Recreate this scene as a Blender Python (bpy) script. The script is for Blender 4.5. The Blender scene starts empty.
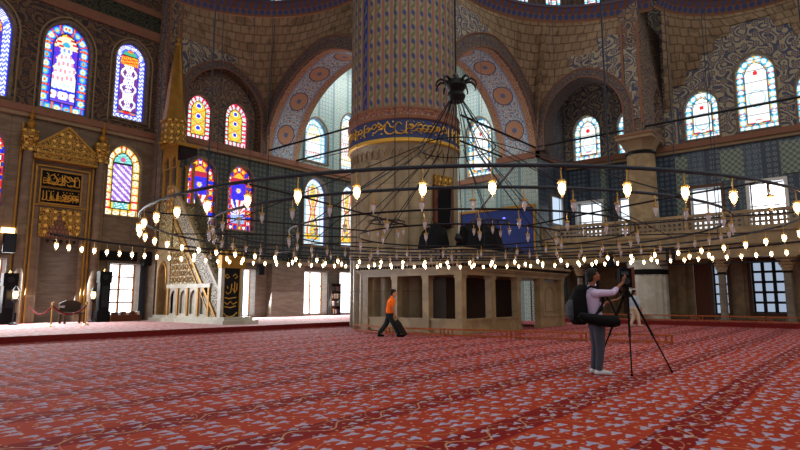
import bpy, bmesh, math, random
from mathutils import Vector, Matrix
from mathutils.geometry import tessellate_polygon
from math import sin, cos, pi, sqrt, atan2, radians, hypot

SC = bpy.context.scene
COL = SC.collection
# ------------------------------------------------------------------ camera
EYE = 1.33
YAW = radians(40.6)
PITCH = math.atan(73 / 555.0)
cd = bpy.data.cameras.new('camera')
cd.sensor_width = 36.0
cd.lens = 555.0 / 800.0 * 36.0
cd.clip_end = 200
cam = bpy.data.objects.new('camera', cd)
COL.objects.link(cam)
cam.location = (0, 0, EYE)
fwd = Vector((cos(YAW) * cos(PITCH), sin(YAW) * cos(PITCH), sin(PITCH)))
cam.rotation_euler = fwd.to_track_quat('-Z', 'Y').to_euler()
SC.camera = cam
# ------------------------------------------------------------------ world and exposure
W = bpy.data.worlds.new('world')
SC.world = W
W.use_nodes = True
W.node_tree.nodes['Background'].inputs[0].default_value = (1.0, 0.97, 0.93, 1)
W.node_tree.nodes['Background'].inputs[1].default_value = 0.55
SC.view_settings.view_transform = 'Standard'
SC.view_settings.look = 'None'
SC.view_settings.exposure = 0.0
SC.view_settings.gamma = 1.0
SC.cycles.max_bounces = 6
SC.cycles.transparent_max_bounces = 8
# daylight from the openings of the dome above
def area(name, loc, rot, sx, sy, power, col=(1, .96, .9)):
    l = bpy.data.lights.new(name, 'AREA')
    l.shape = 'RECTANGLE'; l.size = sx; l.size_y = sy; l.energy = power; l.color = col
    o = bpy.data.objects.new(name, l); COL.objects.link(o)
    o.location = loc; o.rotation_euler = rot
    return o
area('daylight_dome_windows', (12, 4, 22), (0, 0, 0), 14, 14, 1150, (1, .95, .88))
area('daylight_qibla_windows', (6, 28.9, 2.4), (radians(-72), 0, 0), 10, 2.6, 1700, (.95, .97, 1))
area('daylight_corner_dome', (27.5, 22.5, 18.5), (0, 0, 0), 8, 8, 1300, (.95, .98, 1))
area('daylight_corner_windows', (22, 27.5, 2.0), (radians(-72), 0, 0), 8, 2.4, 900, (.95, .97, 1))

# ------------------------------------------------------------------ projection, only used to word labels
RV = Vector((sin(YAW), -cos(YAW), 0))
UPV = RV.cross(fwd)
def proj(p):
    q = Vector(p) - Vector((0, 0, EYE)); z = q.dot(fwd)
    if z < .1: return (-999, -999, z)
    return (400 + 555 * q.dot(RV) / z, 225 - 555 * q.dot(UPV) / z, z)

# ------------------------------------------------------------------ node materials
def srgb(r, g, b):
    f = lambda c: (c / 255.0 / 12.92) if c / 255.0 <= .04045 else ((c / 255.0 + .055) / 1.055) ** 2.4
    return (f(r), f(g), f(b), 1)
class NT:
    def __init__(s, name, rough=.7, metal=0.0, spec=.3):
        s.m = bpy.data.materials.new(name); s.m.use_nodes = True
        s.t = s.m.node_tree; s.b = s.t.nodes['Principled BSDF']
        s.b.inputs['Roughness'].default_value = rough
        s.b.inputs['Metallic'].default_value = metal
        s.b.inputs['Specular IOR Level'].default_value = spec
        s._uv = None
    def n(s, ty, **k):
        x = s.t.nodes.new(ty)
        for a, b in k.items(): setattr(x, a, b)
        return x
    def lk(s, a, b): s.t.links.new(a, b)
    def put(s, inp, v):
        if isinstance(v, bpy.types.NodeSocket): s.lk(v, inp)
        else: inp.default_value = v
    def ma(s, op, a, b=0.0, c=0.0):
        x = s.n('ShaderNodeMath', operation=op)
        s.put(x.inputs[0], a); s.put(x.inputs[1], b); s.put(x.inputs[2], c)
        return x.outputs[0]
    def vm(s, op, a, b=(0, 0, 0)):
        x = s.n('ShaderNodeVectorMath', operation=op)
        s.put(x.inputs[0], a); s.put(x.inputs[1], b)
        return x.outputs[1] if op == 'LENGTH' else x.outputs[0]
    def uv(s):
        if s._uv is None: s._uv = s.n('ShaderNodeUVMap', uv_map='UVMap').outputs[0]
        return s._uv
    def sep(s, v):
        x = s.n('ShaderNodeSeparateXYZ'); s.put(x.inputs[0], v); return x.outputs
    def comb(s, a, b, c=0.0):
        x = s.n('ShaderNodeCombineXYZ')
        s.put(x.inputs[0], a); s.put(x.inputs[1], b); s.put(x.inputs[2], c); return x.outputs[0]
    def mix(s, f, a, b):
        x = s.n('ShaderNodeMix', data_type='RGBA')
        s.put(x.inputs[0], f); s.put(x.inputs[6], a); s.put(x.inputs[7], b); return x.outputs[2]
    def noise(s, v, sc, det=3.0, col=False):
        x = s.n('ShaderNodeTexNoise'); s.put(x.inputs['Vector'], v)
        x.inputs['Scale'].default_value = sc; x.inputs['Detail'].default_value = det
        return x.outputs['Color' if col else 'Fac']
    def lt(s, a, b): return s.ma('LESS_THAN', a, b)
    def gt(s, a, b): return s.ma('GREATER_THAN', a, b)
    def base(s, v): s.put(s.b.inputs['Base Color'], v)
    def bump(s, h, d=.02, st=.6):
        x = s.n('ShaderNodeBump'); x.inputs['Strength'].default_value = st
        x.inputs['Distance'].default_value = d
        s.put(x.inputs['Height'], h); s.lk(x.outputs[0], s.b.inputs['Normal'])
    def flower(s, p, sc, pet=6.0, rnd=.15, tw=.16):
        """distance-like value around lattice rosettes, petals included (0 centre .. .5 edge)"""
        q = s.vm('MULTIPLY', p, (sc, sc, 0))
        v = s.n('ShaderNodeTexVoronoi', voronoi_dimensions='2D'); s.put(v.inputs['Vector'], q)
        v.inputs['Scale'].default_value = 1.0; v.inputs['Randomness'].default_value = rnd
        d = s.vm('SUBTRACT', q, v.outputs['Position'])
        o = s.sep(d)
        a = s.ma('ARCTAN2', o[1], o[0])
        c = s.ma('COSINE', s.ma('MULTIPLY', a, pet))
        return s.ma('MULTIPLY', v.outputs['Distance'], s.ma('MULTIPLY_ADD', c, tw, 1.0))
    def vines(s, p, sc, th=.28, warp=.45):
        n = s.noise(p, sc * 1.15, 0.0)
        return s.lt(s.ma('FRACT', s.ma('MULTIPLY', n, 5.0)), th)

MAT = {}
def simple(name, col, rough=.6, metal=0.0, spec=.3, var=0.0, vs=3.0):
    k = NT(name, rough, metal, spec)
    if var:
        g = k.n('ShaderNodeTexCoord').outputs['Object']
        n = k.noise(g, vs, 4.0)
        dk = tuple(c * (1 - var) for c in col[:3]) + (1,)
        lt = tuple(min(1, c * (1 + var)) for c in col[:3]) + (1,)
        k.base(k.mix(n, dk, lt))
    else: k.base(col)
    MAT[name] = k.m
    return k
def emit(name, col, st):
    k = NT(name); k.base((0, 0, 0, 1))
    k.b.inputs['Emission Color'].default_value = col
    k.b.inputs['Emission Strength'].default_value = st
    MAT[name] = k.m
    return k
def arabesque(name, basec, c1, c2, vine, sc=1.6, rough=.7, vsc=1.2, pet=6.0, dim=1.0):
    k = NT(name, rough)
    p = k.uv()
    c = k.mix(k.vines(p, vsc, .5), basec, vine)
    f = k.flower(p, sc, pet)
    c = k.mix(k.lt(f, .33), c, basec)
    c = k.mix(k.lt(f, .28), c, c1)
    c = k.mix(k.lt(f, .17), c, basec)
    c = k.mix(k.lt(f, .11), c, c2)
    c = k.mix(k.ma('MULTIPLY', k.noise(p, .7), .5), c, tuple(x * .5 for x in basec[:3]) + (1,))
    k.base(c); MAT[name] = k.m
    return k
def marble(name, c0, c1, rough=.68, slab=(1.4, 1.1), vein=2.0, joints=True):
    k = NT(name, rough, 0, .4)
    p = k.uv()
    q = k.vm('MULTIPLY', p, (.8, vein, 1))
    n = k.noise(q, 1.1, 6.0)
    n2 = k.ma('MULTIPLY_ADD', k.ma('SINE', k.ma('MULTIPLY_ADD', n, 26.0, 0.0)), .22, n)
    c = k.mix(n2, c0, c1)
    if joints:
        o = k.sep(p)
        fx = k.ma('FRACT', k.ma('DIVIDE', o[0], slab[0])); fy = k.ma('FRACT', k.ma('DIVIDE', o[1], slab[1]))
        j = k.ma('MAXIMUM', k.lt(fx, .035), k.lt(fy, .035))
        c = k.mix(k.ma('MULTIPLY', j, .45), c, tuple(x * .35 for x in c0[:3]) + (1,))
        w = k.n('ShaderNodeTexWhiteNoise', noise_dimensions='2D')
        k.lk(k.comb(k.ma('FLOOR', k.ma('DIVIDE', o[0], slab[0])), k.ma('FLOOR', k.ma('DIVIDE', o[1], slab[1]))), w.inputs['Vector'])
        c = k.mix(k.ma('MULTIPLY', w.outputs['Value'], .28), c, tuple(x * .5 for x in c0[:3]) + (1,))
    k.base(c); MAT[name] = k.m
    return k

def build_materials():
    # carpet
    k = NT('carpet', .9, 0, .15)
    p = k.uv(); o = k.sep(p)
    red = srgb(176, 52, 30); dred = srgb(122, 12, 8)
    yy = k.ma('MULTIPLY_ADD', k.ma('SINE', k.ma('MULTIPLY', o[0], .35)), .07, o[1])
    fr = k.ma('FRACT', k.ma('DIVIDE', k.ma('ADD', yy, -1.45), 1.44))
    strp = k.lt(fr, .30)
    c = k.mix(k.noise(p, .5, 3.0), srgb(172, 58, 28), srgb(140, 38, 20))
    c = k.mix(strp, c, dred)
    edge = k.lt(k.ma('ABSOLUTE', k.ma('SUBTRACT', fr, .29)), .012)
    # tulips: staggered lattice
    f = k.ma('MULTIPLY', k.flower(k.vm('MULTIPLY', p, (.95, 1.5, 0)), 3.5, 3.0, .6, .30), k.ma('MULTIPLY_ADD', k.noise(p, 14.0, 1.0), 1.1, .5))
    tul = k.mix(k.noise(p, 2.0), srgb(140, 152, 190), srgb(176, 168, 190))
    c = k.mix(k.ma('MULTIPLY', k.lt(f, k.ma('MULTIPLY_ADD', strp, -.06, .235)), .85), c, tul)
    f3 = k.flower(k.vm('ADD', k.vm('MULTIPLY', p, (1, 2.0, 0)), (.35, .2, 0)), 4.6, 2.0, .8, .4)
    c = k.mix(k.ma('MULTIPLY', k.lt(f3, .10), .6), c, srgb(206, 168, 140))
    vn = k.vines(p, 1.1, .05, .5)
    c = k.mix(k.ma('MULTIPLY', vn, .3), c, srgb(205, 165, 120))
    wv = k.ma('MULTIPLY_ADD', k.ma('SINE', k.ma('MULTIPLY', o[0], 9.0)), .08, .15)
    c = k.mix(k.ma('MULTIPLY', k.lt(k.ma('ABSOLUTE', k.ma('SUBTRACT', fr, wv)), .009), .45), c, srgb(214, 180, 140))
    c = k.mix(k.ma('MULTIPLY', edge, .3), c, srgb(60, 14, 14))
    k.base(c); k.b.inputs['Sheen Weight'].default_value = .0
    k.bump(k.noise(p, 60, 2.0), .01, .3)
    MAT['carpet'] = k.m
    simple('carpet_edge', srgb(105, 18, 16), .9)
    k = NT('platform_carpet', .85, 0, .2); p = k.uv()
    c = k.mix(k.noise(p, .6), srgb(186, 96, 76), srgb(200, 136, 118))
    f = k.flower(p, 3.6, 5.0, .35, .38)
    c = k.mix(k.lt(f, .3), c, srgb(196, 190, 205)); k.base(c); MAT['platform_carpet'] = k.m
    # masonry of the pendentives
    k = NT('masonry', .85)
    p = k.uv()
    wv = k.vm('MULTIPLY', k.vm('SUBTRACT', k.noise(p, .9, 1.0, True), (.5, .5, .5)), (.14, .10, 0))
    b = k.n('ShaderNodeTexBrick'); k.lk(k.vm('ADD', p, wv), b.inputs['Vector'])
    b.inputs['Scale'].default_value = 1.0; b.inputs['Brick Width'].default_value = .50
    b.inputs['Row Height'].default_value = .40; b.inputs['Mortar Size'].default_value = .035
    b.inputs['Mortar Smooth'].default_value = .6
    b.inputs['Color1'].default_value = srgb(158, 136, 108); b.inputs['Color2'].default_value = srgb(140, 118, 92)
    b.inputs['Mortar'].default_value = srgb(112, 92, 72)
    c = k.mix(k.ma('MULTIPLY', k.noise(p, 3.0, 5.0), .5), b.outputs[0], srgb(96, 78, 60))
    c = k.mix(k.ma('MULTIPLY', k.gt(k.noise(p, 1.3, 5.0), .58), .35), c, srgb(60, 46, 36))
    k.base(c); k.bump(b.outputs['Fac'], -.06, .7); MAT['masonry'] = k.m
    # painted plaster
    arabesque('painted_dark', srgb(108, 84, 60), srgb(50, 44, 54), srgb(96, 56, 40), srgb(44, 40, 50), 1.5, .8, 1.5)
    arabesque('painted_blue', srgb(120, 116, 104), srgb(40, 52, 88), srgb(110, 60, 46), srgb(44, 56, 90), 1.9, .8, 2.0)
    arabesque('painted_buff', srgb(144, 120, 92), srgb(54, 60, 84), srgb(116, 66, 46), srgb(54, 56, 74), 2.0, .8, 1.8)
    arabesque('painted_step', srgb(164, 152, 126), srgb(44, 56, 98), srgb(110, 70, 58), srgb(50, 58, 94), 1.8, .8, 1.5)
    arabesque('archivolt', srgb(116, 98, 78), srgb(50, 58, 88), srgb(124, 70, 50), srgb(60, 60, 78), 3.0, .8, 2.6)
    # broad soffit with medallions: uv = (along the arch, across)
    for nm, gb, mc in (('soffit_paint', srgb(184, 192, 192), srgb(176, 128, 100)),):
        k = NT(nm, .8); p = k.uv(); o = k.sep(p)
        c = k.mix(k.vines(p, 3.0, .38), gb, srgb(112, 132, 158))
        f = k.flower(p, 2.6, 6.0, .5)
        c = k.mix(k.lt(f, .16), c, srgb(168, 116, 92))
        q = k.comb(k.ma('SUBTRACT', k.ma('FRACT', k.ma('DIVIDE', o[0], 2.3)), .5),
                   k.ma('DIVIDE', k.ma('SUBTRACT', o[1], 1.3), 2.3))
        r = k.vm('LENGTH', q)
        med = k.mix(k.vines(p, 4.6, .5), mc, srgb(182, 146, 116))
        c = k.mix(k.lt(r, .26), c, med)
        c = k.mix(k.lt(k.ma('ABSOLUTE', k.ma('SUBTRACT', r, .27)), .015), c, srgb(80, 84, 110))
        c = k.mix(k.lt(r, .07), c, srgb(100, 110, 140))
        ed = k.ma('MAXIMUM', k.lt(o[1], .5), k.gt(o[1], 2.1))
        bo = k.mix(k.vines(p, 4.0, .5), srgb(172, 146, 116), srgb(150, 100, 76))
        c = k.mix(ed, c, bo)
        ln = k.ma('MAXIMUM', k.lt(k.ma('ABSOLUTE', k.ma('SUBTRACT', o[1], .52)), .04), k.lt(k.ma('ABSOLUTE', k.ma('SUBTRACT', o[1], 2.08)), .04))
        c = k.mix(ln, c, srgb(120, 150, 190))
        k.base(c); MAT[nm] = k.m
    # tile facing in upright panels
    for nm, a1, a2, fl, bd, sc in (('tile_teal', srgb(66, 74, 68), srgb(44, 56, 56), srgb(102, 106, 92), srgb(34, 42, 46), 3.4),
                                   ('tile_blue', srgb(66, 84, 98), srgb(44, 60, 78), srgb(104, 120, 126), srgb(36, 48, 66), 3.4),
                                   ('tile_pale', srgb(150, 168, 160), srgb(128, 154, 152), srgb(188, 194, 176), srgb(104, 128, 130), 3.6)):
        k = NT(nm, .35, 0, .5); p = k.uv(); o = k.sep(p)
        pw = 1.35
        fx = k.ma('FRACT', k.ma('DIVIDE', o[0], pw)); ix = k.ma('FLOOR', k.ma('DIVIDE', o[0], pw))
        alt = k.lt(k.ma('FRACT', k.ma('DIVIDE', ix, 2.0)), .3)
        c = k.mix(alt, a1, a2)
        c = k.mix(k.ma('MULTIPLY', k.vines(p, 3.2, .4), .7), c, bd)
        f = k.flower(p, sc, 6.0, .05)
        c = k.mix(k.lt(f, .3), c, fl)
        c = k.mix(k.lt(f, .17), c, bd)
        c = k.mix(k.lt(f, .07), c, srgb(150, 80, 60))
        c = k.mix(k.ma('MAXIMUM', k.lt(fx, .07), k.gt(fx, .93)), c, bd)
        k.base(c); MAT[nm] = k.m
    marble('marble', srgb(128, 108, 86), srgb(92, 74, 58))
    marble('marble_warm', srgb(164, 140, 102), srgb(118, 98, 68), .4, (2.6, 2.6), 1.0, False)
    marble('marble_grey', srgb(122, 112, 98), srgb(90, 80, 68), .45, (3.0, 3.0), 5.0, False)
    marble('marble_pale', srgb(196, 194, 180), srgb(158, 152, 134), .4, (3, 3), 1.0, False)
    marble('shaft_marble', srgb(162, 144, 112), srgb(120, 102, 76), .45, (40, 1.6), .35)
    simple('cornice_red', srgb(124, 84, 64), .7, var=.25, vs=2)
    simple('cornice_buff', srgb(138, 116, 88), .7, var=.15)
    # cornice of the rings: pointed blue leaves
    k = NT('ring_paint', .75); p = k.uv(); o = k.sep(p)
    fx = k.ma('SUBTRACT', k.ma('FRACT', k.ma('DIVIDE', o[0], .36)), .5)
    sc1 = k.lt(k.vm('LENGTH', k.comb(k.ma('MULTIPLY', fx, .36), k.ma('SUBTRACT', o[1], .27))), .14)
    c = k.mix(sc1, srgb(112, 80, 62), srgb(54, 66, 108))
    c = k.mix(k.gt(o[1], .42), c, srgb(96, 62, 48))
    fy = k.ma('SUBTRACT', k.ma('FRACT', k.ma('ADD', k.ma('DIVIDE', o[0], .5), k.ma('MULTIPLY', o[1], .9))), .5)
    c = k.mix(k.ma('MULTIPLY', k.gt(o[1], .46), k.ma('MULTIPLY', k.lt(o[1], .74), k.lt(k.ma('ABSOLUTE', fy), .2))), c, srgb(60, 68, 110))
    c = k.mix(k.gt(o[1], .76), c, srgb(70, 66, 84))
    c = k.mix(k.lt(o[1], .05), c, srgb(160, 120, 90))
    k.base(c); MAT['ring_paint'] = k.m
    # pillar stripes, u counts flutes
    k = NT('pillar_paint', .75); p = k.uv(); o = k.sep(p)
    fx = k.ma('FRACT', o[0]); cx = k.ma('ABSOLUTE', k.ma('SUBTRACT', fx, .5))
    wob = k.ma('MULTIPLY', k.ma('SINE', k.ma('MULTIPLY', o[1], 9.0)), .16)
    c = srgb(134, 118, 94)
    leaf = k.lt(k.ma('ABSOLUTE', k.ma('SUBTRACT', k.ma('SUBTRACT', fx, .5), wob)), k.ma('MULTIPLY_ADD', k.ma('COSINE', k.ma('MULTIPLY', o[1], 18.0)), .07, .14))
    c = k.mix(leaf, c, srgb(92, 96, 62))
    fl = k.lt(k.ma('ADD', k.ma('MULTIPLY', cx, 1.0), k.ma('ABSOLUTE', k.ma('SUBTRACT', k.ma('FRACT', k.ma('MULTIPLY', o[1], 1.43)), .5))), .25)
    c = k.mix(fl, c, srgb(56, 64, 104))
    c = k.mix(k.gt(cx, .34), c, srgb(96, 88, 104))
    c = k.mix(k.gt(cx, .41), c, srgb(142, 84, 56))
    ix = k.ma('FLOOR', o[0])
    blue = k.lt(k.ma('ABSOLUTE', k.ma('SUBTRACT', ix, 19.0)), .4)
    c = k.mix(k.ma('MULTIPLY', blue, k.ma('MULTIPLY', k.lt(cx, .34), k.ma('SUBTRACT', 1.0, leaf))), c, srgb(30, 44, 110))
    k.base(c); MAT['pillar_paint'] = k.m
    arabesque('band_red', srgb(150, 96, 66), srgb(70, 74, 110), srgb(190, 150, 90), srgb(96, 56, 44), 3.0, .7, 2.5)
    simple('band_blue', srgb(46, 58, 100), .6, var=.2, vs=4)
    simple('gold_paint', srgb(206, 160, 62), .45, .35)
    simple('gold', srgb(160, 116, 44), .45, .35, var=.3, vs=5)
    k = NT('gold_relief', .5, .3); p = k.uv()
    c = k.mix(k.vines(p, 4.5, .5), srgb(176, 130, 48), srgb(84, 56, 24))
    c = k.mix(k.lt(k.flower(p, 3.0, 6.0, .2), .22), c, srgb(222, 176, 80))
    k.base(c); MAT['gold_relief'] = k.m
    k = NT('lattice_pale', .5); p = k.uv()
    c = k.mix(k.vines(p, 3.2, .6), srgb(196, 184, 140), srgb(104, 86, 50))
    c = k.mix(k.lt(k.flower(p, 2.6, 8.0, .1), .22), c, srgb(140, 112, 56))
    k.base(c); MAT['lattice_pale'] = k.m
    k = NT('lattice_grey', .5); p = k.uv()
    c = k.mix(k.vines(p, 4.0, .6), srgb(176, 168, 148), srgb(86, 76, 60)); k.base(c); MAT['lattice_grey'] = k.m
    k = NT('spire_gold', .4, .45); p = k.uv(); o = k.sep(p)
    c = k.mix(k.noise(p, 2.0, 4.0), srgb(168, 122, 48), srgb(112, 78, 30)); k.base(c); MAT['spire_gold'] = k.m
    simple('iron', srgb(30, 31, 34), .45, .5)
    simple('iron_blue', srgb(44, 52, 62), .5, .3)
    simple('brass', srgb(190, 150, 80), .3, .8)
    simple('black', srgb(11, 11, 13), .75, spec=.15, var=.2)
    simple('black_gloss', srgb(16, 18, 26), .3)
    simple('dark_grey', srgb(62, 66, 74), .8, var=.15, vs=9)
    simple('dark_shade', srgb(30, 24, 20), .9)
    simple('dark_wood_shade', srgb(58, 42, 30), .6, var=.3, vs=2)
    simple('wood_orange', srgb(158, 80, 36), .45, var=.2, vs=6)
    simple('wood_brown', srgb(96, 48, 26), .5, var=.25, vs=5)
    simple('wood_tan', srgb(196, 140, 92), .5, var=.15, vs=5)
    simple('frame_brown', srgb(92, 60, 42), .6)
    simple('frame_white', srgb(214, 210, 205), .5)
    simple('skin', srgb(176, 120, 90), .6)
    simple('skin_dark', srgb(140, 88, 62), .6)
    simple('hair', srgb(20, 16, 15), .7)
    simple('shirt_lilac', srgb(196, 180, 214), .85, var=.06, vs=7)
    simple('shirt_orange', srgb(255, 112, 14), .85, var=.06, vs=7)
    simple('shirt_blue', srgb(170, 186, 206), .85)
    simple('cloth_cream', srgb(206, 186, 160), .85)
    simple('trousers_grey', srgb(66, 72, 84), .9, var=.12, vs=8)
    simple('trousers_dark', srgb(28, 40, 42), .9, var=.12, vs=8)
    simple('sock_white', srgb(214, 216, 220), .8)
    simple('eye_white', srgb(230, 228, 222), .4)
    simple('lip', srgb(130, 70, 62), .6)
    simple('cloth_blue', srgb(32, 48, 104), .8, var=.25, vs=3)
    simple('screen_white', srgb(235, 238, 245), .6)
    simple('leaf', srgb(60, 70, 60), .6)
    k = simple('lamp_glass', srgb(236, 228, 232), .08, 0, .8); k.b.inputs['Alpha'].default_value = .55
    k = simple('lit_glass', srgb(255, 226, 180), .3, 0, .5); k.b.inputs['Alpha'].default_value = .3
    k = emit('lamp_flame', (1, .62, .26, 1), 9.0)
    k = emit('lamp_core', (1, .80, .52, 1), 26.0)
    emit('lamp_warm', (1, .6, .22, 1), 6.0)
    emit('daylight', (.95, .96, 1, 1), 5.0)
    emit('daylight_dim', (.62, .76, 1, 1), .55)
    emit('daylight_soft', (.86, .93, 1, 1), 1.5)
    emit('daylight_blue', (.62, .78, 1, 1), 1.0)
    emit('blue_led', (.1, .1, 1, 1), 4)
    k = NT('stained_glass', .4); k.base((0, 0, 0, 1))
    at = k.n('ShaderNodeAttribute', attribute_name='glass_colour')
    k.lk(at.outputs['Color'], k.b.inputs['Emission Color']); k.b.inputs['Emission Strength'].default_value = 1.3
    MAT['stained_glass'] = k.m
    k = NT('tile_check', .5); p = k.uv(); ck = k.n('ShaderNodeTexChecker'); k.lk(p, ck.inputs['Vector']); ck.inputs['Scale'].default_value = 6.5
    ck.inputs['Color1'].default_value = srgb(132, 140, 124); ck.inputs['Color2'].default_value = srgb(84, 100, 98)
    k.base(ck.outputs[0]); MAT['tile_check'] = k.m
    k = NT('pierced', .6); p = k.uv()
    k.base(k.mix(k.noise(p, 3.0), srgb(150, 130, 104), srgb(104, 88, 68)))
    hole = k.lt(k.flower(p, 4.2, 4.0, 0.0, .25), .27)
    k.put(k.b.inputs['Alpha'], k.ma('SUBTRACT', 1.0, hole)); MAT['pierced'] = k.m
    for m in MAT.values():
        if m.name in ('lamp_flame', 'lamp_core'): m.cycles.emission_sampling = 'NONE'
build_materials()

# ------------------------------------------------------------------ mesh builder
class MB:
    def __init__(s): s.v = []; s.f = []; s.u = []; s.c = None
    def add(s, vs, fs, us=None):
        b = len(s.v); s.v += [tuple(x) for x in vs]
        for i, f in enumerate(fs):
            s.f.append([b + j for j in f]); s.u.append(None if us is None else us[i])
        return s
    def box(s, x0, x1, y0, y1, z0, z1):
        if x0 > x1: x0, x1 = x1, x0
        if y0 > y1: y0, y1 = y1, y0
        if z0 > z1: z0, z1 = z1, z0
        s.add([(x0, y0, z0), (x1, y0, z0), (x1, y1, z0), (x0, y1, z0), (x0, y0, z1), (x1, y0, z1), (x1, y1, z1), (x0, y1, z1)],
              [(0, 3, 2, 1), (4, 5, 6, 7), (0, 1, 5, 4), (1, 2, 6, 5), (2, 3, 7, 6), (3, 0, 4, 7)])
        return s
    def bar(s, a, b, w, h=None, up=(0, 0, 1)):
        h = h or w; a = Vector(a); b = Vector(b); d = (b - a).normalized()
        up = Vector(up)
        if abs(d.dot(up)) > .95: up = Vector((1, 0, 0))
        r = d.cross(up).normalized(); t = r.cross(d)
        vs = []
        for p in (a, b):
            for i, j in ((-1, -1), (1, -1), (1, 1), (-1, 1)): vs.append(p + r * (w / 2 * i) + t * (h / 2 * j))
        s.add(vs, [(0, 1, 2, 3), (7, 6, 5, 4), (0, 4, 5, 1), (1, 5, 6, 2), (2, 6, 7, 3), (3, 7, 4, 0)])
        return s
    def tube(s, pts, r, n=6, closed=False):
        pts = [Vector(p) for p in pts]; N = len(pts)
        rr = r if isinstance(r, (list, tuple)) else [r] * N
        vs = []; prev = None
        for i, p in enumerate(pts):
            if closed: d = pts[(i + 1) % N] - pts[i - 1]
            else: d = pts[min(i + 1, N - 1)] - pts[max(i - 1, 0)]
            if d.length < 1e-9: d = Vector((0, 0, 1))
            d.normalize()
            if prev is None:
                a = Vector((0, 0, 1)) if abs(d.z) < .9 else Vector((1, 0, 0))
                x = d.cross(a).normalized()
            else: x = (prev - d * prev.dot(d)).normalized()
            prev = x; y = d.cross(x)
            for k in range(n):
                t = 2 * pi * k / n; vs.append(p + (x * cos(t) + y * sin(t)) * rr[i])
        fs = []
        M = N if closed else N - 1
        for i in range(M):
            j = (i + 1) % N
            for k in range(n):
                l = (k + 1) % n; fs.append((i * n + k, i * n + l, j * n + l, j * n + k))
        if not closed:
            fs.append(tuple(range(n - 1, -1, -1))); fs.append(tuple((N - 1) * n + k for k in range(n)))
        s.add(vs, fs); return s
    def lathe(s, prof, n=16, c=(0, 0, 0), flute=0, fd=0.0, ph=0.0, ucount=None, a0=0, a1=2 * pi, cap=True):
        """prof: list of (radius, z)"""
        vs = []; full = abs(a1 - a0 - 2 * pi) < 1e-6
        m = n if full else n + 1
        for (r, z) in prof:
            for k in range(m):
                t = a0 + (a1 - a0) * k / n + ph
                q = r
                if flute: q = r - fd * (1 - abs(sin(flute * (t - ph) / 2)))
                vs.append((c[0] + q * cos(t), c[1] + q * sin(t), c[2] + z))
        fs = []; us = []; L = 0
        for i in range(len(prof) - 1):
            dl = hypot(prof[i + 1][0] - prof[i][0], prof[i + 1][1] - prof[i][1])
            for k in range(n):
                l = (k + 1) % m; j = i + 1
                fs.append((i * m + k, i * m + l, j * m + l, j * m + k))
                sc = (ucount / (2 * pi)) if ucount else max(prof[i][0], .05)
                u0 = (a0 + (a1 - a0) * k / n) * sc; u1 = (a0 + (a1 - a0) * (k + 1) / n) * sc
                us.append(((u0, L), (u1, L), (u1, L + dl), (u0, L + dl)))
            L += dl
        s.add(vs, fs, us)
        if cap and full:
            N = len(prof)
            if prof[0][0] > 1e-4: s.add([vs[k] for k in range(n)], [tuple(range(n - 1, -1, -1))])
            if prof[-1][0] > 1e-4: s.add([vs[(N - 1) * n + k] for k in range(n)], [tuple(range(n))])
        return s
    def grid(s, P, UV=None, flip=False):
        """P: rows of points"""
        R = len(P); Cn = len(P[0]); vs = [p for r in P for p in r]; fs = []; us = []
        for i in range(R - 1):
            for j in range(Cn - 1):
                q = [(i, j), (i, j + 1), (i + 1, j + 1), (i + 1, j)]
                if flip: q.reverse()
                fs.append([a * Cn + b for a, b in q])
                us.append([UV[a][b] for a, b in q] if UV else None)
        s.add(vs, fs, us if UV else None); return s
    def prism(s, poly, fn, d0, d1):
        """poly: 2-D outline, fn(h, z, d) -> point; extruded from d0 to d1"""
        n = len(poly)
        vs = [fn(h, z, d0) for h, z in poly] + [fn(h, z, d1) for h, z in poly]
        tri = tessellate_polygon([[Vector((h, z, 0)) for h, z in poly]])
        fs = [tuple(t) for t in tri] + [tuple(n + i for i in reversed(t)) for t in tri]
        fs += [(i, (i + 1) % n, n + (i + 1) % n, n + i) for i in range(n)]
        s.add(vs, fs); return s
    def sheet(s, outer, holes, fn, d0, d1):
        """wall sheet with holes and their reveals from depth d0 to d1"""
        loops = [outer] + holes
        flat = [p for l in loops for p in l]
        tri = tessellate_polygon([[Vector((h, z, 0)) for h, z in l] for l in loops])
        vs = [fn(h, z, d0) for h, z in flat]
        s.add(vs, [tuple(t) for t in tri])
        for l in holes:
            m = len(l)
            s.add([fn(h, z, d0) for h, z in l] + [fn(h, z, d1) for h, z in l],
                  [(i, (i + 1) % m, m + (i + 1) % m, m + i) for i in range(m)])
        return s
    def build(s, name, mat, parent=None, smooth=False, loc=None, sharp=35):
        me = bpy.data.meshes.new(name)
        me.from_pydata(s.v, [], s.f)
        uvl = me.uv_layers.new(name='UVMap')
        dat = uvl.data
        for p in me.polygons:
            e = s.u[p.index]; n = p.normal
            ax = 0 if abs(n.x) >= abs(n.y) and abs(n.x) >= abs(n.z) else (1 if abs(n.y) >= abs(n.z) else 2)
            for q, li in enumerate(p.loop_indices):
                if e is not None: dat[li].uv = e[q]
                else:
                    co = me.vertices[me.loops[li].vertex_index].co
                    dat[li].uv = (co.y, co.z) if ax == 0 else ((co.x, co.z) if ax == 1 else (co.x, co.y))
        if mat is not None: me.materials.append(MAT[mat] if isinstance(mat, str) else mat)
        if smooth:
            for p in me.polygons: p.use_smooth = True
            try: me.set_sharp_from_angle(angle=radians(sharp))
            except Exception: pass
        me.update()
        o = bpy.data.objects.new(name, me); COL.objects.link(o)
        if loc is not None: o.location = loc
        if parent is not None: o.parent = parent
        return o
def struct(o):
    o['kind'] = 'structure'; return o
def empty(name, loc=(0, 0, 0), rz=0.0):
    o = bpy.data.objects.new(name, None); COL.objects.link(o); o.location = loc; o.rotation_euler = (0, 0, rz)
    o.empty_display_size = .1
    return o
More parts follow.
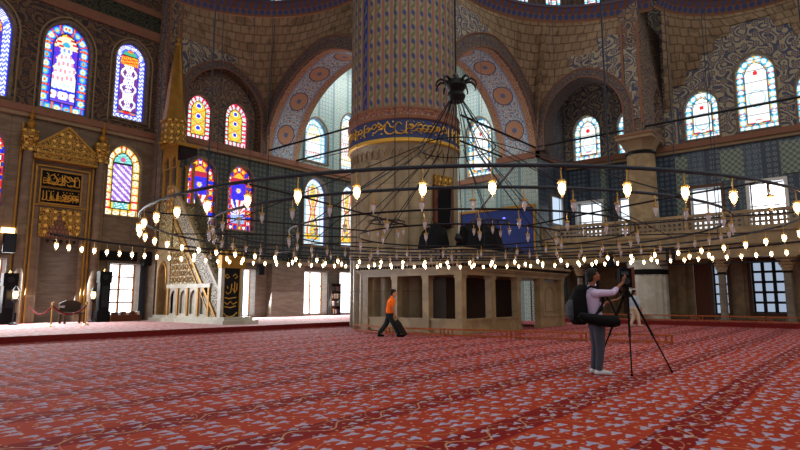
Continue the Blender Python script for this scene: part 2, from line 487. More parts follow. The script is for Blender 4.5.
def tag(o, label, cat, group=None, kind=None):
    o['label'] = label; o['category'] = cat
    if group: o['group'] = group
    if kind: o['kind'] = kind
    return o
def thing(name, label, cat, loc=(0, 0, 0), rz=0.0, group=None):
    return tag(empty(name, loc, rz), label, cat, group)
def copy_tree(o, parent=None):
    c = o.copy(); COL.objects.link(c); c.parent = parent
    for ch in list(o.children): copy_tree(ch, c)
    return c
QY = lambda Y: (lambda h, z, d: (h, Y + d, z))        # walls facing -y ; h = x
XX = lambda X: (lambda h, z, d: (X + d, h, z))        # walls facing -x ; h = y

def arch(h0, h1, z0, zs, z1, n=14, point=.10):
    """outline of an arched opening, sill z0, springing zs, crown z1"""
    m = (h0 + h1) / 2; w = (h1 - h0) / 2; out = [(h0, z0), (h1, z0)]
    for i in range(n + 1):
        t = pi * i / n; x = cos(t); y = sin(t)
        y = (1 - point) * y + point * (1 - abs(x))
        out.append((m + w * x, zs + (z1 - zs) * y))
    if zs - z0 < 1e-4: out = out[2:]
    return out
def off(poly_fn, *a): return poly_fn(*a)

# ------------------------------------------------------------------ stained glass
PAL = {
 'blue':   dict(edge='b', bord=['#2d57d8', '#49c6e8', '#e8a22a', '#f4f0e8', '#3a3bd0'], inn=['#f0eef0', '#7a3ad8', '#2a2fd6', '#f6f4f4', '#8fd0d8', '#d89a3a'], fld='#2a22c8'),
 'blue2':  dict(edge='b', bord=['#3c46e0', '#c8d8f4', '#2a34d0', '#e8f0f4', '#5a7ae8'], inn=['#f4f2f0', '#e8762a', '#8f2fb8', '#f0f0f4', '#49b89a', '#b82a5a'], fld='#d86a2a'),
 'gold':   dict(edge='r', bord=['#e8285a', '#f0b8d8', '#58c8d8', '#f4d8e8', '#d82a3a'], inn=['#e8c43a', '#f4dc5a', '#d8a02a', '#2a3ad0', '#c8541e', '#f4e88a'], fld='#e8b82a'),
 'cream':  dict(edge='y', bord=['#f4e4a8', '#c8405a', '#f4f0dc', '#f0c85a', '#7a3a78'], inn=['#b08ad0', '#f0ecf4', '#9a6ac8', '#e8dcf0', '#6ac8c0', '#c8a0d8'], fld='#58b8b0'),
 'red':    dict(edge='r', bord=['#d82a2a', '#f4c83a', '#2a2ad8', '#f0ece0', '#e86a2a'], inn=['#2a22d8', '#f0ecf0', '#d82a3a', '#f4c83a', '#8ad0d8', '#c8282a'], fld='#2418d0'),
 'pale':   dict(edge='c', bord=['#b8e8f0', '#f4f8fa', '#7ac0e0', '#f0d890', '#e0f4f8'], inn=['#f4f8fc', '#d8eef8', '#f8f8f8', '#c0e0f0', '#e8d070', '#e87080'], fld='#e8f4fc'),
 'colour': dict(edge='c', bord=['#c8ecf4', '#f4f8fa', '#7ab8e8', '#e8f0f4', '#9a8ae0'], inn=['#f4f4e8', '#e8b83a', '#e07050', '#f0f0e0', '#8ac8a8', '#c8d8f0'], fld='#f4f0d0'),
 'white':  dict(edge='c', bord=['#48c8dc', '#f6fafc', '#e8c840', '#f8fafc', '#7ae0e8'], inn=['#fafcff', '#ffffff', '#f4faff', '#fafcff', '#c8283a', '#ffffff'], fld='#fafcff'),
}
def hexc(h): return srgb(int(h[1:3], 16), int(h[3:5], 16), int(h[5:7], 16))
for pz in PAL.values():
    pz['bord'] = [hexc(h) for h in pz['bord']]; pz['inn'] = [hexc(h) for h in pz['inn']]; pz['fld'] = hexc(pz['fld'])
def hsh(*a):
    x = 17
    for q in a: x = (x * 31 + int(q) * 7919 + 101) % 100003
    return (x * 7717 % 9973) / 9973.0
BK = (.004, .004, .008, 1)
def hx4(h): return hexc('#' + h)
WHT, YEL, ORG, RED, BLU, VIO, CYA, GRN, PNK = [hx4(q) for q in ('f8f8f8', 'f6cf3c', 'ef7a22', 'd8262e', '2a34dc', '6a2ad0', '58c8ec', '4ab488', 'f2a8c8')]
def glass_colour(style, P, e, s, t, x, z, w, H, bw, i, j, seed):
    """x from the axis, z from the sill (metres); e = distance to the outline"""
    ax = abs(x); hi = w / 2 - bw
    def bead(per, off=0.0):
        q = z if (ax > hi - .02 and z > bw * .9) else x * 1.0
        if z > H - w * .55: q = atan2(z - (H - w * .62), ax) * w * .48 + z * .0
        k = math.floor(q / per + off); return k, (q / per + off - k - .5) * per, e - bw / 2
    if style == 'blue2':
        if e < bw * 1.05:
            if e < .04 or e > bw * .95: return BLU
            k, l, r = bead(.13); return WHT if (int((z * 9 + ax * 9)) + int(e / .07)) % 2 else hx4('5a74f0')
        top = H - w * .42
        if z > top: return BK if abs(z - top) < .04 else (ORG if hypot(x, z - top - .3) < .13 else (GRN if hypot(x, z - top - .2) < .4 else CYA))
        if z > top - .5: return YEL if hsh(i, j, 3) > .75 else (ORG if hsh(i // 2, j) > .3 else RED)
        if z < .55: return BK if z > .5 or z < bw + .04 else (RED if ax < .15 else (ORG if hsh(i, j) > .5 else hx4('3a6ab0')))
        v = sin(z * 7.5 + 1) * .5 + .5; q = ax / hi
        if abs(q - .25 - .5 * v) < .13: return WHT
        if q < .22 + .3 * abs(sin(z * 3.6)): return WHT if hsh(i, j, 8) > .2 else VIO
        return hx4('8a3f8c') if hsh(i, j // 2, 4) > .5 else hx4('4a2a86')
    if style == 'blue':
        if e < bw * 1.1:
            k, l, r = bead(.42); rr = hypot(l, r)
            if rr < .065: return YEL if k % 3 else ORG
            if rr < .12: return WHT if k % 2 else CYA
            if rr < .17: return CYA if k % 2 else hx4('3a8ae8')
            return BLU if abs(l) < .17 else (ORG if hsh(k, i) > .5 else RED)
        top = H - w * .62
        if e < bw * 1.1 + .05: return BK
        if z > top:
            r = hypot(x * .8, z - top - .22)
            return hx4('38b0d8') if r < .13 else (RED if hsh(i // 2, j // 2) > .8 else (hx4('f4e6c8') if r < .42 else YEL))
        if z < 1.15:
            if abs(z - 1.1) < .06 or abs(z - .62) < .04: return BLU
            r = hypot(x, z - .86); r2 = hypot(ax - .5, z - .86)
            return RED if min(r, r2) < .05 else (WHT if min(r, r2) < .24 else (ORG if z < .5 else hx4('7a4ad8')))
        yy = z - 1.15; hh = top - 1.15; width = .58 * (1 - .62 * (yy / hh) ** 1.6) + .05 * sin(yy * 13)
        if ax < width:
            q = hsh(i // 2, j // 2, 9)
            return hx4('f4f6f4') if q < .62 else (hx4('c8e0e8') if q < .78 else (hx4('e89ab0') if q < .9 else hx4('7a9ae0')))
        return VIO if hsh(i // 2, j // 2, 5) > .25 else BLU
    if style == 'gold':
        if e < bw:
            if e < .045: return hx4('e8286a')
            k, l, r = bead(.26); 
            if abs(l) < .05: return RED
            return (WHT if hsh(i, j) > .4 else PNK) if k % 2 else (hx4('8fdce0') if hsh(i, j) > .35 else WHT)
        if e < bw + .05: return BK
        yy = z - bw; r = min(hypot(x, yy - c) for c in (.45, 1.15, 1.75))
        if r < .12: return BLU
        if r < .17: return WHT
        v = abs(sin(yy * 4.6)) * hi * .9
        return ORG if abs(ax - v) < .05 else (hx4('e8d048') if hsh(i, j // 2, 2) > .3 else (GRN if hsh(i, j) > .6 else YEL))
    if style == 'red':
        if e < bw:
            k, l, r = bead(.30); rr = hypot(l, r)
            if rr < .10: return (YEL, WHT, BLU)[k % 3]
            if rr < .13: return hx4('301a60')
            return RED if (k % 2) else (ORG if abs(l) > .1 else BLU)
        if e < bw + .045: return hx4('c81e2a')
        q = z / H
        if q > .82: return YEL if (int(x * 12) + int(z * 10)) % 2 else hx4('f4a83a')
        if q > .74: return hx4('b82a4a')
        if q > .48:
            rr = hypot(x, z - H * .62); return YEL if rr < .1 else (hx4('c8b8f8') if rr < .16 else (BLU if hsh(i, j // 3) > .2 else VIO))
        if q > .24:
            an = atan2(z - H * .24, x); return WHT if int(an * 4.5 + 20) % 2 else (RED if hsh(int(an * 4.5), 3) > .4 else hx4('3a2ac0'))
        if q > .10: return hx4('c8dcf4') if (int(x * 16 + 40) + int(z * 14)) % 2 else hx4('4a70d8')
        return YEL if hsh(i, j) > .4 else RED
    if style == 'cream':
        if e < bw:
            k, l, r = bead(.40)
            if abs(l) > .17: return BK if abs(l) > .185 else RED
            rr = hypot(l, r * 1.4)
            return hx4('f08a8a') if rr < .05 else (hx4('fbf4d8') if rr < .16 else hx4('e8c050'))
        if e < bw + .05: return BK
        if z > H - w * .52: return hx4('d05a8a') if hypot(x, z - H + w * .42) < .12 else (hx4('66c8c8') if hsh(i // 2, j) > .25 else hx4('b8e8e0'))
        if abs(z - H + w * .54) < .05 or abs(z - .75) < .04: return BK
        if z < .75: return YEL if ax > .38 else (hx4('5ac0c4') if hsh(i, j) > .25 else WHT)
        k = math.floor((x * .9 + z) / .17)
        return (hx4('a070d0') if hsh(i, j, 5) > .2 else hx4('7a4ac0')) if k % 2 else (hx4('f0eaf6') if hsh(i, j, 5) > .2 else hx4('c8a8d8'))
    if style == 'colour':
        if e < bw * .9:
            k, l, r = bead(.3); return hx4('8a7ae8') if e < .045 else (WHT if hypot(l, r) < .11 else hx4('bfe6f4'))
        if e < bw * .9 + .04: return hx4('7a9ac0')
        yy = (z - bw) / (H - 2 * bw); c = sin(yy * 9.5) * .5 + .5
        if abs(ax / hi - (.25 + .45 * c)) < .1: return ORG if yy < .3 or yy > .75 else hx4('d85a4a')
        if ax / hi < .12 + .25 * c: return YEL if hsh(i // 2, j // 2) > .45 else (hx4('e06a4a') if hsh(i, j) > .5 else hx4('7ac8b0'))
        if yy < .1: return YEL
        return hx4('f4f6ee') if hsh(i, j, 6) > .25 else hx4('b8dcc8')
    if style == 'pale':
        if e < bw * .9:
            k, l, r = bead(.28); return hx4('7a9aec') if e < .04 else (WHT if hypot(l, r) < .11 else hx4('8cd4ea'))
        if e < bw * .9 + .04: return hx4('86a4b8')
        q = hsh(i // 2, j // 2, seed); return WHT if q < .6 else (hx4('cfeaf6') if q < .8 else (YEL if q < .9 else hx4('f09a9a')))
    # white
    if e < bw * 1.05:
        k, l, r = bead(.34); rr = hypot(l, r * 1.1)
        if rr < .13: return WHT
        return CYA if rr < .17 else ((hx4('e8b428') if k % 2 else hx4('2a6a9a')) if abs(l) < .15 else (RED if k % 3 == 0 else hx4('3aa8c0')))
    if e < bw * 1.05 + .04: return hx4('2a5a6a')
    top = H - w * .55
    if hypot(x, z - top) < .12: return RED
    if abs(hypot(x, (z - top * .55) * .8) - .38) < .025 or (abs(z - top * .45) < .03 and ax < .4): return hx4('86c8dc')
    if z < .62: return RED if hsh(int(ax * 6), int(z * 7)) > .6 else (hx4('f0c84a') if hsh(int(ax * 7), int(z * 5), 3) > .75 else WHT)
    return WHT
def glass_mesh(poly, fn, d, style, cell=.05, seed=0):
    P = PAL[style]
    hs = [p[0] for p in poly]; zs = [p[1] for p in poly]
    h0, h1, z0, z1 = min(hs), max(hs), min(zs), max(zs)
    w = (h1 - h0); H = z1 - z0; m = (h0 + h1) / 2; n = len(poly)
    nx = max(6, round(w / cell)); nz = max(8, round(H / cell))
    def edist(x, z):
        best = 9; 
        for i in range(n):
            a = poly[i]; b = poly[(i + 1) % n]
            dx = b[0] - a[0]; dz = b[1] - a[1]; L = dx * dx + dz * dz
            if L < 1e-9: continue
            t = max(0, min(1, ((x - a[0]) * dx + (z - a[1]) * dz) / L))
            q = hypot(x - a[0] - t * dx, z - a[1] - t * dz)
            if q < best: best = q
        return best
    def inside(x, z):
        c = False
        for i in range(n):
            a = poly[i]; b = poly[(i + 1) % n]
            if (a[1] > z) != (b[1] > z) and x < (b[0] - a[0]) * (z - a[1]) / (b[1] - a[1]) + a[0]: c = not c
        return c
    DK = (.004, .004, .008, 1); bw = w * .19
    mb = MB(); cols = []
    for j in range(nz):
        for i in range(nx):
            xa = h0 + w * i / nx; xb = h0 + w * (i + 1) / nx; za = z0 + H * j / nz; zb = z0 + H * (j + 1) / nz
            x = (xa + xb) / 2; z = (za + zb) / 2
            if not inside(x, z): continue
            e = edist(x, z); s = (x - m) / w; t = (z - z0) / H
            c = glass_colour(style, P, e, s, t, x - m, z - z0, w, H, bw, i, j, seed)
            if int(z / .62) != int((z - H / nz) / .62) and style in ('white', 'pale', 'colour'): c = tuple(v * .35 for v in c[:3]) + (1,)
            mb.add([fn(xa, za, d), fn(xb, za, d), fn(xb, zb, d), fn(xa, zb, d)], [(0, 1, 2, 3)])
            cols.append(c)
    o = mb.build('glass', 'stained_glass')
    ca = o.data.color_attributes.new('glass_colour', 'FLOAT_COLOR', 'CORNER')
    buf = []
    for c in cols: buf += list(c[:4]) * 4
    ca.data.foreach_set('color', buf)
    return o
WN = [0]
def window(fn, h0, h1, z0, z1, style, seed=0, depth=.32, frame='marble', cell=.05):
    WN[0] += 1
    w = h1 - h0; zs = z1 - w * .62
    poly = arch(h0, h1, z0, zs, z1)
    e = struct(empty('window_%d' % WN[0], fn((h0 + h1) / 2, z0, depth)))
    org = Vector(e.location)
    g = glass_mesh(poly, fn, depth, style, cell, seed); g.parent = e; g.location = -org
    mb = MB(); P2 = arch(h0 - .1, h1 + .1, z0 - .1, zs, z1 + .12)
    P1 = poly; m = len(P1)
    for a, b, da, db in ((P1, P2, -.05, -.05), (P2, P2, -.05, .02), (P1, P1, .05, -.05)):
        mb.add([fn(*p, da) for p in a] + [fn(*p, db) for p in b], [(i, (i + 1) % m, m + (i + 1) % m, m + i) for i in range(m)])
    f = mb.build('window_frame', frame, e); f.location = -org
    return poly
def plain_window(fn, h0, h1, z0, z1, depth=.5, pane='daylight', cols=2, rows=4, bar='wood_tan', bw=.07, surround='marble_grey'):
    """rectangular window: surround, sash bars, one bright pane behind"""
    WN[0] += 1
    e = struct(empty('window_%d' % WN[0], fn((h0 + h1) / 2, z0, depth))); org = Vector(e.location)
    P = lambda n, mb, m: (lambda o: setattr(o, 'location', -org))(mb.build(n, m, e))
    mb = MB(); mb.add([fn(h0, z0, depth), fn(h1, z0, depth), fn(h1, z1, depth), fn(h0, z1, depth)], [(0, 1, 2, 3)])
    P('pane', mb, pane)
    mb = MB(); d = depth - .06
    def rb(a0, a1, b0, b1, dd=.05):
        x = [fn(a, b, c) for c in (d - dd, d + .04) for a, b in ((a0, b0), (a1, b0), (a1, b1), (a0, b1))]
        mb.add(x, [(0, 1, 2, 3), (7, 6, 5, 4), (0, 4, 5, 1), (1, 5, 6, 2), (2, 6, 7, 3), (3, 7, 4, 0)])
    for i in range(cols + 1):
        h = h0 + (h1 - h0) * i / cols; rb(h - bw / 2, h + bw / 2, z0, z1)
    for j in range(rows + 1):
        z = z0 + (z1 - z0) * j / rows; rb(h0, h1, z - bw / 2.6, z + bw / 2.6, .03)
    P('sash_bars', mb, bar)
    mb = MB(); d = -.03
    for a0, a1, b0, b1 in ((h0 - .16, h0, z0 - .16, z1 + .16), (h1, h1 + .16, z0 - .16, z1 + .16), (h0, h1, z1, z1 + .16), (h0, h1, z0 - .16, z0)):
        rb(a0, a1, b0, b1, .06)
    P('window_frame', mb, surround)
    return [(h0, z0), (h1, z0), (h1, z1), (h0, z1)]
rect = lambda a, b, c, d: [(a, c), (b, c), (b, d), (a, d)]

# ================================================================== STRUCTURE
def sbuild(name, mb, mat, smooth=False):
    return struct(mb.build(name, mat, None, smooth))
TN = [0]
def trim(mb, mat, smooth=False):
    TN[0] += 1; return sbuild('trim_%d' % TN[0], mb, mat, smooth)
sbuild('floor', MB().box(-14, 34.3, -16, 19.6, -.2, 0), 'carpet')
sbuild('floor_qibla_platform', MB().box(-14, 34.3, 19.6, 29.2, -.2, .2), 'platform_carpet')
sbuild('floor_gallery_platform', MB().box(29.9, 34.3, -10, 15.0, 0, .2), 'carpet')
trim(MB().box(-14, 34.3, 19.52, 19.6, 0, .2), 'carpet_edge')
trim(MB().box(29.82, 29.9, -10, 15.0, 0, .2), 'carpet_edge')

qa = QY(29.2); qb = QY(28.15); xr = XX(34.3)
# ---- mihrab wall, upper and lower
up = [window(qa, 4.85, 6.78, 10.35, 14.75, 'blue2', 3), window(qa, 8.05, 10.09, 10.28, 14.78, 'blue', 1),
      window(qa, 11.32, 12.97, 10.64, 14.88, 'blue2', 3)]
sbuild('wall_qibla_upper', MB().sheet(rect(-10, 13.5, 10, 20), up, qa, 0, .5), 'painted_dark')
lo = [window(qa, 11.27, 13.0, 5.52, 9.24, 'cream', 2), window(qa, 5.1, 6.93, 5.36, 9.0, 'red', 5),
      plain_window(qa, 11.68, 13.2, .45, 3.06, .7, 'daylight', 2, 4, 'wood_tan', .1),
      plain_window(qa, 5.9, 7.3, .45, 3.06, .7, 'daylight', 2, 4, 'wood_tan', .1)]
niche = rect(8.55, 10.2, .2, 4.12)
sbuild('wall_qibla_lower', MB().sheet(rect(-10, 13.5, 0, 10), lo + [niche], qa, 0, .7), 'marble')
for a, b, z0, z1, m, d in ((-10, 13.5, 9.8, 10.12, 'cornice_red', .28), (-10, 13.5, 9.62, 9.8, 'cornice_buff', .18),
                           (-10, 13.5, 15.35, 15.85, 'cornice_red', .12), (-10, 13.5, 16.75, 17.1, 'cornice_red', .12)):
    trim(MB().box(a, b, 29.2 - d, 29.2, z0, z1), m)
arabesque('dark_script', srgb(26, 24, 18), srgb(70, 74, 52), srgb(40, 44, 30), srgb(62, 62, 40), 2.4, .6, 1.8)
trim(MB().box(-10, 13.5, 29.12, 29.2, 15.85, 16.75), 'dark_script')
# gilt outlines round the upper windows
for p in ((4.6, 7.03, 10.2, 15.0), (7.8, 10.34, 10.15, 15.05), (11.07, 13.22, 10.4, 15.1)):
    w = p[1] - p[0]
    mb = MB(); o = arch(p[0], p[1], p[2], p[3] - w * .6, p[3])
    mb.tube([qa(h, z, -.03) for h, z in o], .045, 5, True); trim(mb, 'cornice_buff')
# ---- pier between mihrab wall and corner exedra
sbuild('wall_qibla_pier', MB().box(13.5, 14.3, 28.15, 29.4, 0, 10), 'marble')
sbuild('wall_qibla_pier_upper', MB().box(13.5, 14.3, 28.15, 29.4, 10, 20), 'painted_buff')
trim(MB().box(13.4, 14.35, 28.0, 28.15, 10.0, 10.25), 'cornice_red')
for x in (13.56, 14.24): trim(MB().box(x - .04, x + .04, 28.1, 28.15, 10.25, 18), 'cornice_red')
# ---- ceiling over the mihrab side
sbuild('ceiling', MB().box(-14, 20.5, 17.5, 30, 21.5, 21.8), 'painted_dark')
# ---- exedra wall left of the great pillar
w1 = [window(qb, 15.03, 16.77, 5.3, 9.1, 'red', 4), window(qb, 17.55, 19.31, 5.29, 9.11, 'red', 4),
      window(qb, 23.18, 25.19, 4.82, 9.34, 'colour', 6), window(qb, 26.49, 28.2, 4.9, 9.3, 'colour', 7),
      window(qb, 30.2, 32.0, 4.9, 9.3, 'colour', 8)]
sbuild('wall_qibla_tiles', MB().sheet(rect(14.3, 34.3, 3.5, 9.7), w1, qb, 0, .5), 'tile_teal')
w2 = [plain_window(qb, 18.2, 19.55, .3, 3.0, .6, 'daylight', 1, 1, 'wood_tan', .08),
      plain_window(qb, 23.26, 25.23, .3, 3.03, .6, 'daylight', 2, 3, 'wood_tan', .09),
      plain_window(qb, 26.4, 28.1, .3, 3.1, .6, 'daylight', 1, 2, 'wood_tan', .08)]
sbuild('wall_qibla_marble', MB().sheet(rect(14.3, 34.3, 0, 3.5), w2, qb, 0, .6), 'marble_grey')
trim(MB().box(14.3, 34.3, 27.95, 28.15, 3.4, 3.62), 'cornice_buff')
trim(MB().box(14.3, 34.3, 27.87, 28.15, 9.78, 10.1), 'cornice_red')
trim(MB().box(14.3, 34.3, 27.98, 28.15, 9.6, 9.78), 'cornice_buff')
sbuild('wall_qibla_slab', MB().box(20.4, 22.9, 27.6, 28.15, .2, 3.4), 'marble_grey')
# blind arch with two windows
bl = arch(14.6, 19.6, 10.1, 12.2, 14.7, 22)
w3 = [window(QY(28.75), 15.15, 16.68, 10.3, 12.95, 'gold', 9, .2), window(QY(28.75), 17.54, 19.12, 10.4, 13.1, 'gold', 9, .2)]
sbuild('wall_exedra_arch', MB().sheet(rect(14.3, 20, 10.1, 18), [bl], qb, 0, .6), 'painted_dark')
sbuild('wall_exedra_back', MB().sheet(rect(14.3, 20, 10.1, 15.5), w3, QY(28.75), 0, .4), 'painted_buff')
def archivolt(fn, h0, h1, z0, zs, z1, wd, mat, d0=-.14, red='cornice_red', n=26, trimit=True):
    a = arch(h0, h1, z0, zs, z1, n)[2:] if zs - z0 > 1e-4 else arch(h0, h1, z0, zs, z1, n)
    b = arch(h0 - wd, h1 + wd, z0, zs, z1 + wd, n)[2:] if zs - z0 > 1e-4 else arch(h0 - wd, h1 + wd, z0, zs, z1 + wd, n)
    if zs - z0 > 1e-4:
        a = [(h1, z0)] + a + [(h0, z0)]; b = [(h1 + wd, z0)] + b + [(h0 - wd, z0)]
    L = [0]
    for i in range(1, len(a)): L.append(L[-1] + hypot(a[i][0] - a[i - 1][0], a[i][1] - a[i - 1][1]))
    mb = MB()
    rows = [[fn(*p, d0) for p in a], [fn(*p, d0) for p in b]]
    mb.grid(rows, [[(l, 0) for l in L], [(l, wd) for l in L]])
    mb.grid([[fn(*p, 0.05) for p in b], rows[1]], [[(l, 0) for l in L], [(l, .2) for l in L]])
    mb.grid([rows[0], [fn(*p, 0.05) for p in a]], [[(l, 0) for l in L], [(l, .2) for l in L]])
    trim(mb, mat)
    mb = MB()
    mb.tube([fn(*p, d0) for p in b], .045, 6); mb.tube([fn(*p, d0) for p in a], .04, 6)
    trim(mb, red)
    return a, b, L
archivolt(qb, 14.6, 19.6, 10.1, 12.2, 14.7, .42, 'archivolt')
# ---- corner bay
bw_ = [window(qb, 23.13, 25.16, 10.45, 13.51, 'pale', 11), window(qb, 26.39, 28.2, 10.41, 14.6, 'pale', 12)]
sbuild('wall_bay_qibla', MB().sheet(rect(20, 34.3, 10.1, 20), bw_, qb, 0, .5), 'tile_pale')
bx = [window(xr, 20.6, 22.82, 10.3, 14.72, 'white', 13), window(xr, 25, 27, 10.3, 13.5, 'white', 14)]
sbuild('wall_bay_right', MB().sheet(rect(15.6, 28.15, 10.1, 20), bx, xr, 0, .5), 'tile_pale')
sbuild('wall_bay_right_tiles', MB().sheet(rect(15.6, 28.15, 0, 10.1), [], xr, 0, .5), 'tile_pale')
trim(MB().box(34.05, 34.3, 17.5, 28.15, 9.75, 10.1), 'cornice_red')
# ---- great arches beside the pillar: broad painted soffits
def soffit(fn, h0, h1, z0, z1, dep, mat, n=40, rev=False, zs=None):
    a = arch(h0, h1, z0, z0 if zs is None else zs, z1, n)
    if zs is not None: a = [(h1, z0)] + a[2:] + [(h0, z0)]
    L = [0]
    for i in range(1, len(a)): L.append(L[-1] + hypot(a[i][0] - a[i - 1][0], a[i][1] - a[i - 1][1]))
    m = 6; rows = []; UV = []
    for j in range(m + 1):
        rows.append([fn(*p, dep * j / m) for p in a]); UV.append([(l - .4, 2.6 * j / m) for l in L])
    mb = MB().grid(rows, UV); return trim(mb, mat, True)
soffit(XX(20), 17.7, 28.1, 10.1, 15.3, 2.6, 'soffit_paint')
archivolt(XX(20), 17.7, 28.1, 10.1, 10.1, 15.3, .75, 'archivolt')
soffit(QY(15), 20.6, 30.2, 10.1, 14.86, 2.6, 'soffit_paint')
archivolt(QY(15), 20.6, 30.2, 10.1, 10.1, 14.86, .75, 'archivolt')
# backs of the two arches toward the corner bay
for fn, h0, h1, zc, e0, e1 in ((XX(22.6), 17.7, 28.1, 15.3, 17.0, 28.15), (QY(17.6), 20.6, 30.2, 14.86, 20, 34.3)):
    sbuild('wall_bay_arch', MB().sheet(rect(e0, e1, 10.05, 19), [arch(h0, h1, 10.1, 10.1, zc, 30)], fn, 0, .05), 'tile_pale')
# pier carrying the second arch
sbuild('wall_pier_right', MB().box(30.2, 34.3, 15.0, 17.6, 0, 10.1), 'tile_pale')
sbuild('wall_pier_right_face', MB().sheet(rect(30.2, 34.3, 4.5, 9.7), [plain_window(QY(14.94), 31.8, 33.3, 5.9, 7.6, .05, 'daylight_blue', 1, 1, 'frame_white', .06)], QY(14.95), 0, .06), 'tile_blue')
sbuild('wall_pier_right_upper', MB().box(30.2, 34.3, 15.0, 15.6, 10.1, 18), 'painted_blue')
trim(MB().box(30.0, 34.3, 14.8, 15.0, 9.75, 10.1), 'cornice_red')
trim(MB().box(30.0, 30.2, 14.8, 17.7, 9.75, 10.1), 'cornice_red')
# ---- right wall
rw = [window(xr, 5.99, 7.71, 10.32, 13.11, 'white', 15), window(xr, 3.24, 5.04, 10.31, 14.5, 'white', 16),
      window(xr, .7, 2.38, 10.28, 13.1, 'white', 17), window(xr, 12.65, 14.42, 10.14, 13.11, 'white', 18),
      window(xr, 10.0, 11.56, 10.2, 12.93, 'white', 19)]
sbuild('wall_right_upper', MB().sheet(rect(-10, 15, 10.1, 20), rw, xr, 0, .5), 'painted_step')
gw = [plain_window(xr, 12.75, 14.3, 5.0, 7.32, .5, 'daylight_soft', 2, 2, 'frame_white', .08, 'frame_white'),
      plain_window(xr, 10.9, 11.75, 5.2, 7.38, .5, 'daylight_soft', 1, 2, 'frame_white', .08, 'frame_brown'),
      plain_window(xr, 6.14, 7.68, 5.0, 7.45, .5, 'daylight_soft', 2, 3, 'frame_white', .08, 'frame_brown'),
      plain_window(xr, 3.26, 4.8, 5.0, 7.4, .5, 'daylight', 2, 2, 'frame_brown', .08, 'frame_white')]
sbuild('wall_right_tiles', MB().sheet(rect(-10, 15, 4.4, 9.75), gw, xr, 0, .5), 'tile_blue')
trim(MB().box(34.0, 34.3, -10, 15, 9.8, 10.12), 'cornice_red')
trim(MB().box(34.12, 34.3, -10, 15, 9.62, 9.8), 'cornice_buff')
for a, b, z0, z1 in ((4.95, 6.05, 7.7, 9.4), (2.3, 3.3, 7.7, 9.4), (7.7, 8.4, 5.8, 9.4), (.2, 1.2, 5.8, 9.4), (12.4, 12.7, 5.8, 9.4)):
    trim(MB().box(34.22, 34.3, a, b, z0, z1), 'tile_check')
g0 = [plain_window(xr, 3.57, 5.05, .56, 3.23, .4, 'daylight_dim', 3, 5, 'iron', .16, 'frame_brown'),
      plain_window(xr, 6.16, 6.86, .47, 3.15, .4, 'daylight_dim', 2, 5, 'iron', .12, 'frame_brown'),
      plain_window(xr, 10.75, 11.5, .5, 3.1, .4, 'daylight_dim', 2, 5, 'iron', .09, 'frame_brown'),
      plain_window(xr, 13.3, 14.0, .5, 3.1, .4, 'daylight_dim', 2, 5, 'iron', .09, 'frame_brown'),
      rect(6.9, 7.8, .2, 3.2)]
sbuild('wall_right_lower', MB().sheet(rect(-10, 15, 0, 4.4), g0, xr, 0, .4), 'marble_warm')
for y in (2.9, 5.6, 8.4, 10.4, 12.3):
    trim(MB().box(34.15, 34.3, y - .22, y + .22, .2, 3.8), 'marble_warm')
# brown door leaf standing in its opening
WD = struct(empty('door_1', (34.3, 7.35, .2)))
mb = MB().box(.06, .14, -.43, .43, .0, 3.0); mb.build('door_leaf', 'wood_brown', WD)
for j in range(4): MB().box(.02, .06, -.33, .33, .15 + j * .72, .75 + j * .72).build('door_panel', 'wood_brown', WD)
MB().lathe([(.02, 0), (.035, .03), (.02, .06)], 8, (.0, -.36, 1.2)).build('door_handle', 'brass', WD)

# arch of the niche and its pier
arch4 = (9.75, 14.45, 10.1, 11.4, 14.0)
soffit(XX(30.2), 9.75, 14.45, 10.1, 14.0, 1.2, 'archivolt', 26, zs=11.4)
archivolt(XX(30.2), 9.75, 14.45, 10.1, 11.4, 14.0, .5, 'archivolt')
sbuild('wall_column_pier', MB().box(30.2, 32.1, 8.75, 9.75, 10.1, 17.6), 'painted_buff')
pm = MB().box(30.14, 30.2, 8.9, 9.6, 10.9, 15.0); trim(pm, 'painted_step')
for y in (8.82, 9.68): trim(MB().box(30.1, 30.2, y - .06, y + .06, 10.6, 16.4), 'cornice_red')
sbuild('wall_column_arch', MB().sheet(rect(32.1, 34.3, 10.1, 17), [arch(32.4, 34.1, 10.1, 12, 13.4, 14)], QY(8.8), 0, .6), 'painted_buff')
